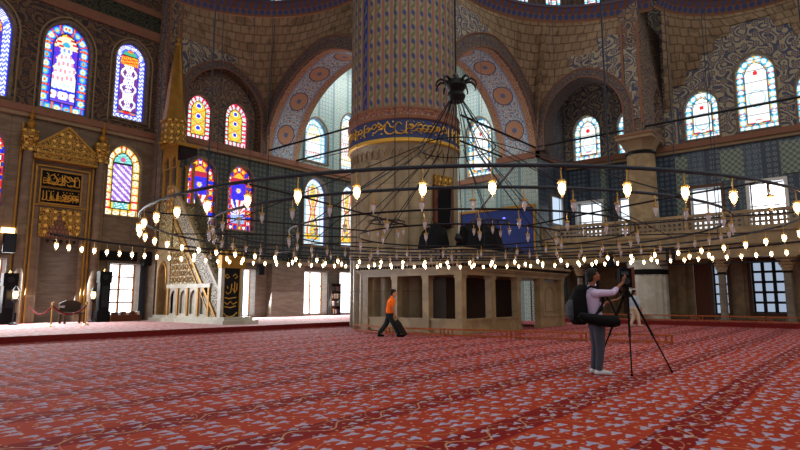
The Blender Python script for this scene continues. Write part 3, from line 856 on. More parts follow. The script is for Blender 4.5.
# ---- rings and pendentives
def ringpt(c, r, th, z): return (c[0] + r * cos(th), c[1] + r * sin(th), z)
def ring_cornice(c, r, t0, t1, z, n=60):
    prof = [(0.05, -.05, 0), (-.05, .0, .05), (-.40, .62, .72), (-.46, .66, .75), (-.46, .80, .9), (.45, .84, .95)]
    rows = []; UV = []
    for dr, dz, v in prof:
        rows.append([ringpt(c, r + dr, t0 + (t1 - t0) * i / n, z + dz) for i in range(n + 1)])
        UV.append([(r * (t1 - t0) * i / n, v) for i in range(n + 1)])
    trim(MB().grid(rows, UV), 'ring_paint')
def drum(c, r, t0, t1, z, wins, n=40):
    rr = r + .35; fn = lambda h, zz, d: (c[0] + (rr + d) * cos(h / rr), c[1] + (rr + d) * sin(h / rr), zz)
    for th in wins:
        window(fn, rr * th - .42, rr * th + .42, z + .95, z + 3.0, 'white', 21, -.02, 'frame_brown')
    rows = []; UV = []
    for j in range(2):
        rows.append([ringpt(c, rr + .02, t0 + (t1 - t0) * i / n, z + .7 + 3.2 * j) for i in range(n + 1)])
        UV.append([(r * (t1 - t0) * i / n, 3.2 * j) for i in range(n + 1)])
    trim(MB().grid(rows, UV), 'painted_dark')
    # wrought iron gallery rail on the ledge
    mb = MB()
    for hz in (.5, .95): mb.tube([ringpt(c, r - .3, t0 + (t1 - t0) * i / n, z + .84 + hz) for i in range(n + 1)], .025, 5)
    for i in range(0, n + 1, 1): mb.tube([ringpt(c, r - .3, t0 + (t1 - t0) * i / n, z + .84), ringpt(c, r - .3, t0 + (t1 - t0) * i / n, z + 1.8)], .02, 4)
    trim(mb, 'iron')
def pendentive(path, ths, c, r, z1, name, panel=None, K=16, ex=1.25):
    rows = []; UV = []; N = len(path)
    for k in range(K + 1):
        s = k / K; rw_ = []; uu = []
        for (x, y, z), th in zip(path, ths):
            X, Y, Z = ringpt(c, r, th, z1); f = s ** ex
            p = (x + (X - x) * f, y + (Y - y) * f, z + (Z - z) * s)
            rw_.append(p); uu.append((-r * th, p[2]))
        rows.append(rw_); UV.append(uu)
    a = MB(); b = MB()
    for i in range(K):
        for j in range(N - 1):
            q = [(i, j), (i, j + 1), (i + 1, j + 1), (i + 1, j)]
            P = [rows[m][n] for m, n in q]
            cx = [sum(p[t] for p in P) / 4 for t in range(3)]
            t = b if (panel and panel(*cx)) else a
            t.add(P, [(0, 1, 2, 3)], [[UV[m][n] for m, n in q]])
    sbuild(name, a, 'masonry')
    if b.v:
        for v in range(len(b.v)): pass
        sbuild(name + '_painted', b, 'painted_step')
def arcpts(h0, h1, z0, zs, z1, wd, n=40):
    a = arch(h0 - wd, h1 + wd, z0, zs, z1 + wd, n)
    return a[2:] if zs - z0 > 1e-4 else a
# left
CL = (12.4, 20.55); RL = 7.8; ZL = 17.6
p = []; t = []
A1 = [q for q in reversed(arcpts(14.6, 19.6, 10.1, 12.2, 14.7, .42)) if 14.3 <= q[0] <= 20.0]
A1 = [(14.3, 12.0)] + A1 + [(20.0, 11.6)]
for h, z in A1: p.append((h, 28.1, z)); t.append(radians(77 - (h - 14.3) / 5.7 * 38))
p.append((20, 28.1, 10.15)); t.append(radians(39))
A2 = [q for q in arcpts(17.7, 28.1, 10.1, 10.1, 15.3, .75) if 19.6 <= q[0] <= 28.0]
for h, z in A2: p.append((19.95, h, z)); t.append(radians(39 - (28.1 - h) / 8.5 * 41))
pendentive(p, t, CL, RL, ZL, 'wall_exedra_left', lambda x, y, z: y > 26.4 and ((x < 15.6 and z < 15.6) or (x < 16.4 and z < 15.3) or (x < 17.6 and z < 15.6 and z > 15.0)) and z > 13.0)
ring_cornice(CL, RL, radians(80), radians(-6), ZL)
drum(CL, RL, radians(80), radians(-6), ZL, [radians(54.5), radians(38.5)])
# right
CR = (23.0, 7.55); RR = 7.65; ZR = 17.0
p = []; t = []
A3 = [q for q in reversed(arcpts(20.6, 30.2, 10.1, 10.1, 14.86, .75)) if 21.4 <= q[0] <= 30.1]
for h, z in A3: p.append((h, 14.95, z)); t.append(radians(98 - (h - 21.4) / 8.8 * 51))
p.append((30.15, 14.95, 10.15)); t.append(radians(47))
A4 = [q for q in arcpts(9.75, 14.45, 10.1, 11.4, 14.0, .5) if 9.75 <= q[0] <= 14.9]
for h, z in A4: p.append((30.15, h, z)); t.append(radians(47 - (15 - h) / 5.25 * 34))
p.append((30.15, 9.7, 14)); t.append(radians(10))
pendentive(p, t, CR, RR, ZR, 'wall_exedra_right', lambda x, y, z: (y < 12.6 and x > 29.0 and z < 16.0 + (0 if y < 11 else -.6) and z > 11.5 and (y < 11.4 or z < 15.3)) or (x < 25.0 and z < 16.3 and (x < 23.9 or z < 15.9)))
ring_cornice(CR, RR, radians(102), radians(4), ZR)
def th_at(c, r, u):  # bearing on a ring seen in direction u
    best = None
    for i in range(-60, 120):
        th = radians(i); P = proj(ringpt(c, r, th, ZR + 1))
        if best is None or abs(P[0] - u) < best[0]: best = (abs(P[0] - u), th)
    return best[1]
drum(CR, RR, radians(102), radians(4), ZR, [radians(78), radians(57), radians(43), radians(27)])
# side ring over the right wall
C3 = (29.5, 3.2); R3 = 4.8
def stepz(y):
    for a, z in ((8.2, 12.2), (7.5, 13.6), (6.7, 14.4), (5.9, 15.2), (5.1, 15.9), (3.0, 16.4), (2.2, 15.7), (1.4, 15.0), (.6, 14.2), (-.4, 13.2)):
        if y > a: return z
    return 12.2
p = []; t = []
for i in range(80):
    y = 8.7 - i * .13; p.append((34.24, y, stepz(y))); t.append(radians(72 - i * 1.55))
pendentive(p, t, C3, R3, ZR, 'wall_right_vault', None, 8, 1.1)
ring_cornice(C3, R3, radians(80), radians(-60), ZR)
drum(C3, R3, radians(80), radians(-60), ZR, [radians(22), radians(-5)])

# ---- gallery along the right wall
sbuild('floor_gallery', MB().box(30.4, 34.3, -10, 14.95, 3.9, 4.5), 'marble_warm')
trim(MB().box(30.3, 30.42, -10, 14.95, 4.42, 4.72), 'marble_warm')
trim(MB().box(30.32, 30.42, -10, 14.95, 3.85, 4.05), 'marble_warm')
y = 14.9
while y > -9:
    mb = MB(); mb.box(30.34, 30.40, y - 2.5, y - .1, 4.72, 5.32); trim(mb, 'pierced')
    trim(MB().box(30.3, 30.46, y - .1, y + .05, 4.7, 5.5), 'marble_warm')
    y -= 2.6
trim(MB().box(30.28, 30.48, -10, 14.95, 5.32, 5.46), 'marble_warm')
sbuild('ceiling_gallery_beam', MB().box(30.45, 31.1, -10, 14.95, 3.25, 3.9), 'marble_warm')
trim(MB().box(30.55, 30.62, -10, 14.95, 2.98, 3.04), 'iron')
# iron tie rods at the springing of the arches
def rod(name, label, a, b, r=.06):
    return tag(MB().tube([a, b], r, 8).build(name, 'iron'), label, 'rod', None)
rod('tie_rod', 'dark iron tie rod from left wall cornice to great pillar, upper one', (20.05, 27.8, 10.35), (20.05, 20.0, 10.35))
rod('tie_rod', 'dark iron tie rod from left wall to great pillar, lower one', (22.4, 28.1, 10.2), (22.4, 19.3, 10.2))
rod('tie_rod', 'dark iron tie rod right of great pillar, upper one', (22.2, 15.05, 10.35), (30.3, 15.05, 10.35))
rod('tie_rod', 'dark iron tie rod right of great pillar, lower one', (23.0, 17.4, 10.2), (30.3, 17.4, 10.2))
rod('tie_rod', 'dark iron tie rod crossing the niche arch left of round column', (30.1, 9.8, 10.35), (30.1, 14.9, 10.35))
rod('tie_rod', 'long dark iron tie rod running right from round column past the pale windows', (30.1, 8.7, 10.35), (30.1, -6, 10.35))

# ================================================================== THINGS
hx = lambda u, Y: Y / math.tan(YAW - math.atan((u - 400) / 560.0))
hy = lambda u, X: X * math.tan(YAW - math.atan((u - 400) / 560.0))
def script_strokes(w, h, seed, n):
    """flowing calligraphy strokes in a w x h field"""
    R = random.Random(seed); out = []
    for i in range(n):
        x = w * (i + .5) / n + R.uniform(-.2, .2) * w / n; k = R.randrange(4); s = h * .42
        if k == 0: out.append([(x + .03 * s * sin(j), h * .15 + h * .72 * j / 5) for j in range(6)])
        elif k == 1: out.append([(x + s * .8 * cos(pi * 1.15 + j * pi * 1.1 / 9), h * .48 + s * .75 * sin(pi * 1.15 + j * pi * 1.1 / 9)) for j in range(10)])
        elif k == 2: out.append([(x + s * .36 * cos(j * 2 * pi / 9), h * .58 + s * .3 * sin(j * 2 * pi / 9)) for j in range(9)] + [(x + s * .9, h * .3), (x + s * 1.3, h * .36)])
        else: out.append([(x - s * .8 + s * 1.7 * j / 7, h * .68 + s * .35 * sin(j * .9)) for j in range(8)])
        if R.random() < .6: out.append([(x + s * .3, h * .84), (x + s * .42, h * .9)])
        if R.random() < .5: out.append([(x - s * .2, h * .18), (x - s * .1, h * .24), (x + .0 * s, h * .18)])
    return out
def script_mesh(fn, h0, h1, z0, z1, seed, n, r, d=-.02):
    mb = MB()
    for st in script_strokes(h1 - h0, z1 - z0, seed, n):
        q = [fn(h0 + min(max(a, .02), h1 - h0 - .02), z0 + min(max(b, .02), z1 - z0 - .02), d) for a, b in st]
        if len(q) > 1:
            m = len(q); mb.tube(q, [r * (.6 + .6 * sin(pi * (i + .6) / (m + .4))) for i in range(m)], 4)
    return mb
# ---- great pillar
PX, PY, PR = 20.5, 17.3, 2.62
E_ = thing('great_pillar', 'colossal round fluted pillar behind the marble tribune, painted above a blue script band', 'pillar', (PX, PY, 0))
MB().lathe([(2.62, 0), (2.62, 7.55)], 144, flute=24, fd=.16).build('fluted_shaft', 'shaft_marble', E_, True, sharp=60)
MB().lathe([(2.5, 7.5), (2.52, 7.7), (2.66, 8.2), (2.70, 8.3)], 96).build('muqarnas_collar', 'shaft_marble', E_, True)
mb = MB()
for i in range(48):
    t = 2 * pi * i / 48; c, s = cos(t), sin(t)
    mb.tube([(2.60 * cos(t + a), 2.60 * sin(t + a), 7.6 + b) for a, b in ((-.06, 0), (-.05, .25), (0, .42), (.05, .25), (.06, 0))], .035, 5)
mb.build('collar_arches', 'cornice_buff', E_)
MB().lathe([(2.72, 8.26), (2.78, 8.3), (2.78, 8.42), (2.72, 8.47)], 96).build('gilt_moulding', 'gold_paint', E_, True)
MB().lathe([(2.70, 8.45), (2.70, 9.34)], 96, cap=False).build('inscription_band', 'band_blue', E_, True)
cyl = lambda h, z, d: (2.70 * 0 + (2.70 - d) * cos(h / 2.7), (2.70 - d) * sin(h / 2.7), z)
script_mesh(lambda h, z, d: ((2.71 - d) * cos(-h / 2.7), (2.71 - d) * sin(-h / 2.7), z), 0, 2 * pi * 2.7, 8.5, 9.3, 5, 74, .028).build('gilt_script', 'gold_paint', E_)
MB().lathe([(2.72, 9.33), (2.78, 9.37), (2.80, 9.5), (2.74, 9.56)], 96).build('red_moulding', 'cornice_red', E_, True)
MB().lathe([(2.74, 9.55), (2.74, 9.85)], 96, cap=False).build('leaf_border', 'band_red', E_, True)
MB().lathe([(2.76, 9.83), (2.76, 9.93), (2.66, 9.98)], 96, cap=False).build('upper_moulding', 'cornice_red', E_, True)
MB().lathe([(2.64, 9.9), (2.64, 19.5)], 192, flute=40, fd=.07, ucount=40).build('painted_shaft', 'pillar_paint', E_, True, sharp=60)
# doorway high on the pillar
dx, dy = (18.2 + .9, 15.0)
th = atan2(hy(450, 20.5) - PY, 1.0)
a_ = radians(-100)
D = empty('pillar_doorway', (0, 0, 0)); D.parent = E_
def pil(h, z, d, a0=radians(-98)): 
    return ((2.72 - d) * cos(a0 + h / 2.7), (2.72 - d) * sin(a0 + h / 2.7), z)
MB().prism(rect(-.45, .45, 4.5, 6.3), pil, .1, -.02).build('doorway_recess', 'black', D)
MB().prism(rect(-.55, .55, 6.35, 6.85), pil, .1, -.06).build('gilt_sign', 'gold_relief', D)
mb = MB()
for a, b, c, d in ((-.6, -.45, 4.5, 6.35), (.45, .6, 4.5, 6.35), (-.6, .6, 6.3, 6.38)): mb.prism(rect(a, b, c, d), pil, .1, -.08)
mb.build('doorway_frame', 'wood_brown', D)

# ---- marble tribune in front of the pillar
TX0, TX1, TY0, TY1 = 17.3, 25.8, 11.85, 16.7
T = thing('marble_tribune', 'low marble singers tribune on square posts in front of the great pillar', 'tribune', (TX0, TY0, 0))
def tb(mb, name, mat, sm=False, par=T):
    o = mb.build(name, mat, par, sm); o.location = (-TX0, -TY0, 0); return o
posts = [(x, TY0) for x in (17.3, 19.4, 21.5, 23.6, 25.8)] + [(17.3, y) for y in (13.4, 15.0, 16.65)] + [(x, TY1) for x in (25.8,)] + [(25.8, 14.2)]
for x, y in posts:
    mb = MB().box(x - .15, x + .15, y - .15, y + .15, .12, 2.2)
    mb.box(x - .19, x + .19, y - .19, y + .19, 0, .14); mb.box(x - .18, x + .18, y - .18, y + .18, 2.08, 2.2)
    tb(mb, 'post', 'marble_warm')
xs = (17.3, 19.4, 21.5, 23.6, 25.8); ys = (11.85, 13.4, 15.0, 16.65)
for i in range(4):
    if i != 2: tb(MB().box(xs[i] + .15, xs[i + 1] - .15, TY0 - .08, TY0 + .08, 0, .48).box(xs[i] + .15, xs[i + 1] - .15, TY0 - .12, TY0 + .12, .48, .55), 'parapet_panel', 'marble_warm')
for i in range(3):
    tb(MB().box(TX0 - .08, TX0 + .08, ys[i] + .15, ys[i + 1] - .15, 0, .48).box(TX0 - .12, TX0 + .12, ys[i] + .15, ys[i + 1] - .15, .48, .55), 'parapet_panel', 'marble_warm')
tb(MB().box(23.8, 25.65, TY0 + .05, TY0 + .12, .55, 2.1), 'infill_panel', 'marble_warm')
mb = MB(); fnp = lambda h, z, d: (h, TY0 + d, z)
mb.tube([fnp(h, z, .04) for h, z in arch(24.3, 25.3, .7, 1.4, 1.85, 10)], .03, 5, True); tb(mb, 'panel_moulding', 'cornice_buff')
mb = MB()
for d, z0, z1 in ((.2, 2.2, 2.36), (.28, 2.36, 2.44), (.36, 2.44, 2.62), (.44, 2.62, 2.7)):
    mb.box(TX0 - d, TX1 + d, TY0 - d, TY1 + d, z0, z1)
tb(mb, 'cornice', 'marble_warm')
mb = MB(); n = 0
x = TX0 - .36
while x < TX1 + .3: mb.box(x, x + .07, TY0 - .40, TY0 - .3, 2.5, 2.6); x += .16
y = TY0 - .36
while y < TY1 + .3: mb.box(TX0 - .40, TX0 - .3, y, y + .07, 2.5, 2.6); y += .16
mb.box(TX0 - .3, TX1 + .3, TY0 - .3, TY0 - .28, 2.48, 2.5); mb.build  # strip
tb(mb, 'dentils', 'dark_shade')['kind'] = 'stuff'
tb(MB().box(TX0 - .2, TX1 + .2, TY0 - .2, TY0 - .14, 2.7, 3.15), 'pierced_balustrade', 'pierced')
tb(MB().box(TX0 - .2, TX0 - .14, TY0 - .14, TY1 + .2, 2.7, 3.15), 'pierced_balustrade', 'pierced')
tb(MB().box(TX0 - .24, TX1 + .24, TY0 - .24, TY0 - .12, 3.15, 3.22).box(TX0 - .24, TX0 - .12, TY0 - .12, TY1 + .2, 3.15, 3.22), 'balustrade_rail', 'marble_warm')
mb = MB()
for x in (18.6, 20.7, 22.7): mb.tube([(x, 16.4, .1), (x, 16.4, 2.1)], .12, 10)
tb(mb, 'inner_posts', 'marble_warm')
tb(MB().box(19.2, 25.65, 13.9, 14.0, .0, 2.2), 'shade_panel', 'dark_wood_shade'); tb(MB().box(19.2, 19.3, 14.0, 16.6, .0, 2.2), 'shade_panel', 'dark_wood_shade')  # added dark panels, their brown stands in for shade inside the openings
# dark shapes on its roof
def blob(name, label, cat, c, sx, sy, sz, seed, mat='black', grp=None):
    R = random.Random(seed); mb = MB(); prof = []
    vs = []; n = 14; L = 7
    for j in range(L + 1):
        t = j / L; k = 1 - .35 * t ** 2.2 if t < 1 else 0
        for i in range(n):
            a = 2 * pi * i / n; q = k * (1 + .1 * sin(3 * a + seed) + R.uniform(-.05, .05))
            ca, sa = cos(a), sin(a); e = max(abs(ca), abs(sa)) ** .6
            vs.append((sx / 2 * q * ca / e, sy / 2 * q * sa / e, sz * t * (1 + .12 * sin(2 * a + seed) * t)))
    fs = [(j * n + i, j * n + (i + 1) % n, (j + 1) * n + (i + 1) % n, (j + 1) * n + i) for j in range(L) for i in range(n)]
    mb.add(vs, fs); o = mb.build(name, mat, None, True, c); tag(o, label, cat, grp); return o
blob('covered_bundle', 'large black cloth bundle on tribune roof behind chandelier centre', 'bundle', (20.3, 12.9, 2.705), 2.9, 1.4, 1.75, 3)
blob('covered_bundle', 'smaller black cloth bundle on tribune roof left of the large one', 'bundle', (18.5, 13.9, 2.705), 1.4, 1.1, 1.6, 8)
blob('covered_bundle', 'low black bundle on tribune roof at right end by blue hanging', 'bundle', (23.3, 13.0, 2.705), 1.8, .9, .95, 5)

# ---- blue hanging beside the pier
B = thing('blue_hanging', 'blue cloth panel with gold border hanging right of the great pillar', 'hanging', (30.0, 15.1, 0))
MB().box(-.06, 0, 0.1, 5.3, 3.0, 6.75).build('cloth', 'cloth_blue', B)
mb = MB()
for a, b, c, d in ((0, 5.4, 6.75, 6.9), (0, .12, 3.0, 6.75), (5.3, 5.4, 3.0, 6.75)): mb.box(-.1, 0, a, b, c, d)
mb.build('gold_border', 'gold', B)
for a in (.5, 4.8): MB().tube([(.1, a, 0), (.1, a, 6.8)], .04, 6).build('support_pole', 'iron', B)

# ---- round columns
C_ = thing('round_column', 'stout round marble column rising through the gallery on the right', 'column', (31.15, 9.3, .2))
MB().lathe([(.98, 0), (.98, 2.35)], 64, flute=16, fd=.07).build('fluted_base', 'marble_pale', C_, True, sharp=60)
MB().lathe([(1.0, 2.35), (1.02, 2.4), (1.02, 2.58), (.98, 2.62)], 40).build('black_collar', 'black', C_, True)
MB().lathe([(1.0, 2.62), (1.02, 3.0), (.85, 3.1)], 40).build('neck', 'marble_pale', C_, True)
MB().lathe([(.76, 3.0), (.72, 9.0)], 40).build('shaft', 'marble_warm', C_, True)
MB().lathe([(.76, 8.85), (.8, 8.95), (.74, 9.05)], 40).build('black_ring', 'iron', C_, True)
mb = MB(); mb.lathe([(.74, 9.0), (.8, 9.2), (1.1, 9.75)], 8, ph=pi / 8); mb.box(-1.15, .95, -.95, .95, 9.6, 9.92)
mb.build('capital', 'cornice_buff', C_)
mb = MB(); mb.box(-1.2, 1.0, -1.0, 1.0, 9.78, 9.88); mb.build('red_abacus', 'cornice_red', C_)
def small_column(y, label):
    c = thing('slender_column', label, 'column', (30.85, y, .2), 0)
    MB().lathe([(.24, 0), (.24, .12), (.17, .2), (.16, 2.25), (.17, 2.3)], 18).build('shaft', 'marble_grey', c, True)
    MB().lathe([(.2, 2.28), (.22, 2.34), (.18, 2.38)], 18).build('collar', 'iron', c, True)
    mb = MB()
    for j, (r, z) in enumerate(((.18, 2.36), (.24, 2.5), (.3, 2.64), (.36, 2.78), (.42, 2.92))):
        mb.lathe([(r, z - 2.28 + 2.28), (r + .05, z + .12)], 8, ph=pi / 8 * (j % 2))
    mb.box(-.45, .45, -.45, .45, 2.98, 3.05)
    mb.build('muqarnas_capital', 'marble_warm', c)
small_column(12.9, 'slender grey column under the gallery behind the photographer')
small_column(5.75, 'slender grey column under the gallery beside the brown door')
small_column(3.1, 'slender grey column under the gallery right of the barred window')

# ---- mihrab
M = thing('mihrab', 'tall marble prayer niche with gilt pediment and mouldings in left wall', 'niche', (9.2, 29.2, .2))
def mp(mb, name, mat, par=M, sm=False):
    o = mb.build(name, mat, par, sm); o.location = (-9.2, -29.2, -.2); return o
for x in (7.72, 10.85):
    mp(MB().lathe([(.2, .2), (.2, 8.0)], 24, (x, 29.0, 0)), 'side_column', 'marble', sm=True)
    mb = MB().box(x - .32, x + .32, 28.75, 29.2, 8.0, 8.25); mb.lathe([(.26, 8.25), (.36, 8.6), (.36, 8.95), (.22, 9.05)], 12, (x, 28.98, 0))
    mp(mb, 'gilt_capital', 'gold_relief')
    mp(MB().lathe([(.07, 9.0), (.16, 9.15), (.2, 9.3), (.08, 9.45), (.05, 9.5), (.14, 9.65), (.05, 9.8), (.02, 10.1)], 12, (x, 28.9, 0)), 'finial', 'gold', sm=True)
mp(MB().prism([(8.0, 8.35), (10.55, 8.35), (9.28, 9.45)], qa, -.3, 0), 'pediment', 'gold_relief')
mb = MB()
for a, b in (((8.0, 8.35), (9.28, 9.45)), ((9.28, 9.45), (10.55, 8.35)), ((8.0, 8.33), (10.55, 8.33))):
    mb.bar(qa(a[0], a[1], -.32), qa(b[0], b[1], -.32), .09)
mp(mb, 'pediment_moulding', 'gold')
mb = MB().box(7.9, 10.65, 28.85, 29.2, 7.75, 8.3); mp(mb, 'entablature', 'gold_relief')
mp(MB().box(7.9, 10.65, 28.8, 29.2, 8.0, 8.08).box(7.9, 10.65, 28.8, 29.2, 7.72, 7.8), 'entablature_moulding', 'gold')
for x, z1 in ((7.45, 9.3), (7.98, 7.7), (8.14, 7.5), (10.42, 7.5), (10.58, 7.7), (11.1, 9.3)):
    mp(MB().box(x - .035, x + .035, 29.1, 29.2, .2, z1), 'gilt_moulding', 'gold')
mp(MB().box(8.14, 10.42, 29.1, 29.2, 7.44, 7.5).box(8.14, 10.42, 29.12, 29.2, 5.6, 5.66), 'gilt_moulding', 'gold')
for z0, z1, sd in ((6.5, 7.25, 3), (5.74, 6.42, 4)):
    p_ = mp(MB().box(8.36, 10.05, 29.1, 29.2, z0, z1), 'inscription_panel', 'black')
    mb = MB()
    for a, b, c, d in ((8.3, 10.11, z0 - .06, z0), (8.3, 10.11, z1, z1 + .06), (8.3, 8.36, z0, z1), (10.05, 10.11, z0, z1)): mb.box(a, b, 29.06, 29.2, c, d)
    mb.build('panel_frame', 'gold', p_)
    script_mesh(qa, 8.42, 10.0, z0 + .04, z1 - .04, sd, 11, .022, -.12).build('script', 'gold_paint', p_)
    script_mesh(qa, 8.42, 10.0, z0 + .04, z1 - .2, sd + 9, 9, .018, -.12).build('script', 'gold_paint', p_)
sp = [(8.4, 4.15), (8.75, 4.15), (8.85, 4.5), (9.05, 4.75), (9.15, 5.1), (9.25, 5.32), (9.35, 5.1), (9.45, 4.75), (9.65, 4.5), (9.75, 4.15), (10.18, 4.15), (10.18, 5.5), (8.4, 5.5)]
mp(MB().prism(sp, qa, -.1, 0), 'gilt_spandrel', 'gold_relief')
mb = MB()
for j in range(6):
    w = .5 - j * .085
    for i in range(6 - j):
        x = 9.25 - w + 2 * w * (i + .5) / (6 - j)
        mb.box(x - .07, x + .07, 29.04 + .02 * j, 29.2, 4.15 + j * .2, 4.15 + j * .2 + .16)
mp(mb, 'muqarnas', 'cornice_red')
rows = []; UV = []
for j in range(9):
    z = .2 + 3.95 * j / 8; rr = []; uu = []
    for i in range(13):
        t = pi * i / 12; rr.append((9.375 - .83 * cos(t), 29.2 + .75 * sin(t), z)); uu.append((i * .2, z))
    rows.append(rr); UV.append(uu)
mp(MB().grid(rows, UV), 'niche_curve', 'marble_grey', sm=True)
mp(MB().add([(9.375 - .83 * cos(pi * i / 12), 29.2 + .75 * sin(pi * i / 12), 4.14) for i in range(13)], [tuple(range(13))]), 'niche_top', 'marble_grey')
mb = MB()
for i in range(5): mb.lathe([(.001, 0), (.07, .1), (.09, .16), (.001, .2)], 8, (8.8 + i * .28, 29.05, 3.85))
mp(mb, 'pendant', 'dark_shade')

# ---- minbar
X0, X1 = 13.5, 14.7
K = thing('minbar', 'marble minbar with gilt trim, steep stair, canopy and tall golden spire', 'minbar', (X0, 21.7, .2))
def kp(mb, name, mat, sm=False, par=K):
    o = mb.build(name, mat, par, sm); o.location = (-X0, -21.7, -.2); return o
fx_ = XX(X0)
kp(MB().box(X0 - .3, X1 + .3, 21.2, 27.95, .2, .36).box(X0 - .12, X1 + .12, 21.4, 27.9, .36, .5), 'plinth', 'marble_pale')
niches = []
for i in range(4):
    c = 23.32 + i * .93; niches.append(arch(c - .31, c + .31, .6, 1.3, 1.7, 8))
o = kp(MB().sheet(rect(22.72, 26.6, .5, 1.8), niches, fx_, 0, .05).box(X0 + .35, X1, 22.75, 26.6, .5, 1.8), 'arcade', 'marble_pale')
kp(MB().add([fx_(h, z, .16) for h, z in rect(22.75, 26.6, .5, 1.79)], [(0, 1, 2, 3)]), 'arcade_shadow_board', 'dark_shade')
for i in range(5): kp(MB().box(X0 - .07, X0, 22.78 + i * .93, 22.9 + i * .93, .5, 1.8), 'pilaster', 'gold')
kp(MB().box(X0 - .08, X1, 22.72, 26.7, 1.8, 1.98), 'string_course', 'marble_pale')
zl = lambda y: .45 + (y - 22.2) * 1.17
kp(MB().prism([(22.15, .5), (22.72, .5), (22.72, 1.0), (22.3, .55)], fx_, 0, X1 - X0).prism([(22.75, 1.98), (26.6, 1.98), (26.4, zl(26.4)), (23.5, zl(23.5))], fx_, .02, X1 - X0), 'side_wall', 'lattice_pale')
mb = MB()
for i in range(8):
    for j in range(6):
        y = 23.9 + i * .36; z = 2.2 + j * .3
        if z < zl(y) - .45: mb.tube([fx_(y + .13 * cos(t * pi / 3), z + .12 * sin(t * pi / 3), -.01) for t in range(6)], .022, 4, True)
kp(mb, 'geometric_tracery', 'gold')
kp(MB().bar(fx_(22.15, zl(22.15), .0), fx_(26.5, zl(26.5), 0), .12, .12).bar(fx_(23.0, zl(23.0) - .55, 0), fx_(26.5, zl(26.5) - .55, 0), .05, .05), 'stair_string', 'gold')
kp(MB().prism([(22.2, zl(22.2)), (26.5, zl(26.5)), (26.5, zl(26.5) + 1.3), (22.2, zl(22.2) + 1.3)], fx_, 0, .1), 'balustrade', 'lattice_grey')
kp(MB().prism([(22.2, zl(22.2)), (26.5, zl(26.5)), (26.5, zl(26.5) + 1.3), (22.2, zl(22.2) + 1.3)], fx_, X1 - X0 - .1, X1 - X0), 'balustrade', 'lattice_grey')
kp(MB().bar(fx_(22.15, zl(22.15) + 1.34, .05), fx_(26.6, zl(26.6) + 1.34, .05), .14, .12), 'hand_rail', 'marble_warm')
mb = MB()
for i in range(17):
    y = 22.2 + i * .24; mb.box(X0 + .1, X1 - .1, y, y + .26, .4, .6 + i * .27)
kp(mb, 'stairs', 'marble_pale')
# passage under the canopy
kp(MB().sheet(rect(26.6, 27.95, .2, 4.2), [arch(26.95, 27.65, .3, 2.4, 3.05, 10)], fx_, 0, .5).box(X0 + .6, X1, 26.7, 27.95, .2, 6.0), 'passage_wall', 'marble_warm')
kp(MB().tube([fx_(h, z, -.02) for h, z in arch(26.88, 27.72, .3, 2.4, 3.15, 10)], .05, 5, True), 'passage_moulding', 'gold')
kp(MB().box(X0, X1, 26.6, 27.95, 4.2, 6.2), 'landing_wall', 'lattice_pale')
for x in (X0 + .1, X1 - .25):
    for y in (26.5, 27.2, 27.9): kp(MB().lathe([(.11, 0), (.08, .15), (.07, 2.0), (.12, 2.15)], 10, (x, y, 6.1)), 'canopy_column', 'gold', True)
ar = [arch(25.62, 26.48, 6.9, 8.0, 8.45, 10), arch(26.72, 27.68, 6.9, 8.0, 8.45, 10)]
kp(MB().sheet(rect(26.4, 27.98, 7.9, 9.05), [arch(26.55, 27.12, 7.95, 8.05, 8.6, 10), arch(27.25, 27.85, 7.95, 8.05, 8.6, 10)], fx_, 0, .1), 'canopy_arches', 'gold')
kp(MB().box(X0 + .1, X1 - .15, 26.4, 27.95, 8.7, 9.05), 'canopy_head', 'dark_shade')
kp(MB().box(X0 - .08, X1 - .05, 26.3, 28.05, 9.05, 9.2), 'canopy_cornice', 'gold')
kp(MB().box(X0 - .03, X0 + .06, 26.5, 27.3, 5.6, 7.0), 'canopy_parapet', 'gold_relief')
ky, kx = 27.4, 13.72
kp(MB().lathe([(.72, 9.2), (.72, 9.35), (.64, 9.4), (.62, 10.35), (.68, 10.4), (.68, 10.5)], 8, (kx, ky, 0), ph=pi / 8), 'spire_drum', 'gold_relief')
kp(MB().lathe([(.62, 10.5), (.50, 11.2), (.42, 12.2), (.30, 13.4), (.14, 14.7)], 16, (kx, ky, 0), flute=8, fd=.04), 'spire', 'spire_gold', True)
kp(MB().lathe([(.14, 14.7), (.17, 14.8), (.06, 14.95), (.12, 15.1), (.04, 15.25), (.02, 16.1)], 12, (kx, ky, 0)), 'spire_finial', 'gold', True)
# portal
qp = QY(21.9)
kp(MB().box(X0 - .04, X0 + .1, 21.85, 22.12, .3, 3.0).box(X1 - .24, X1 - .1, 21.85, 22.12, .3, 3.0), 'portal_jamb', 'marble_pale')
kp(MB().box(X0 - .08, X1 - .06, 21.8, 22.12, 2.65, 3.2), 'portal_lintel', 'gold')
kp(MB().prism([(X0 - .08, 3.2), (X1 - .06, 3.2), (X1 - .1, 3.4), (14.3, 3.45), (14.05, 3.8), (13.8, 3.45), (X0 - .04, 3.4)], qp, 0, .12), 'portal_crest', 'gold_relief')
cu = kp(MB().box(X0 + .1, X1 - .24, 21.92, 21.98, .35, 2.65), 'curtain', 'black_gloss')
mb = MB()
for a, b, c, d in ((X0 + .1, X0 + .14, .35, 2.65), (X1 - .28, X1 - .24, .35, 2.65), (X0 + .1, X1 - .24, .35, .42)): mb.box(a, b, 21.89, 21.92, c, d)
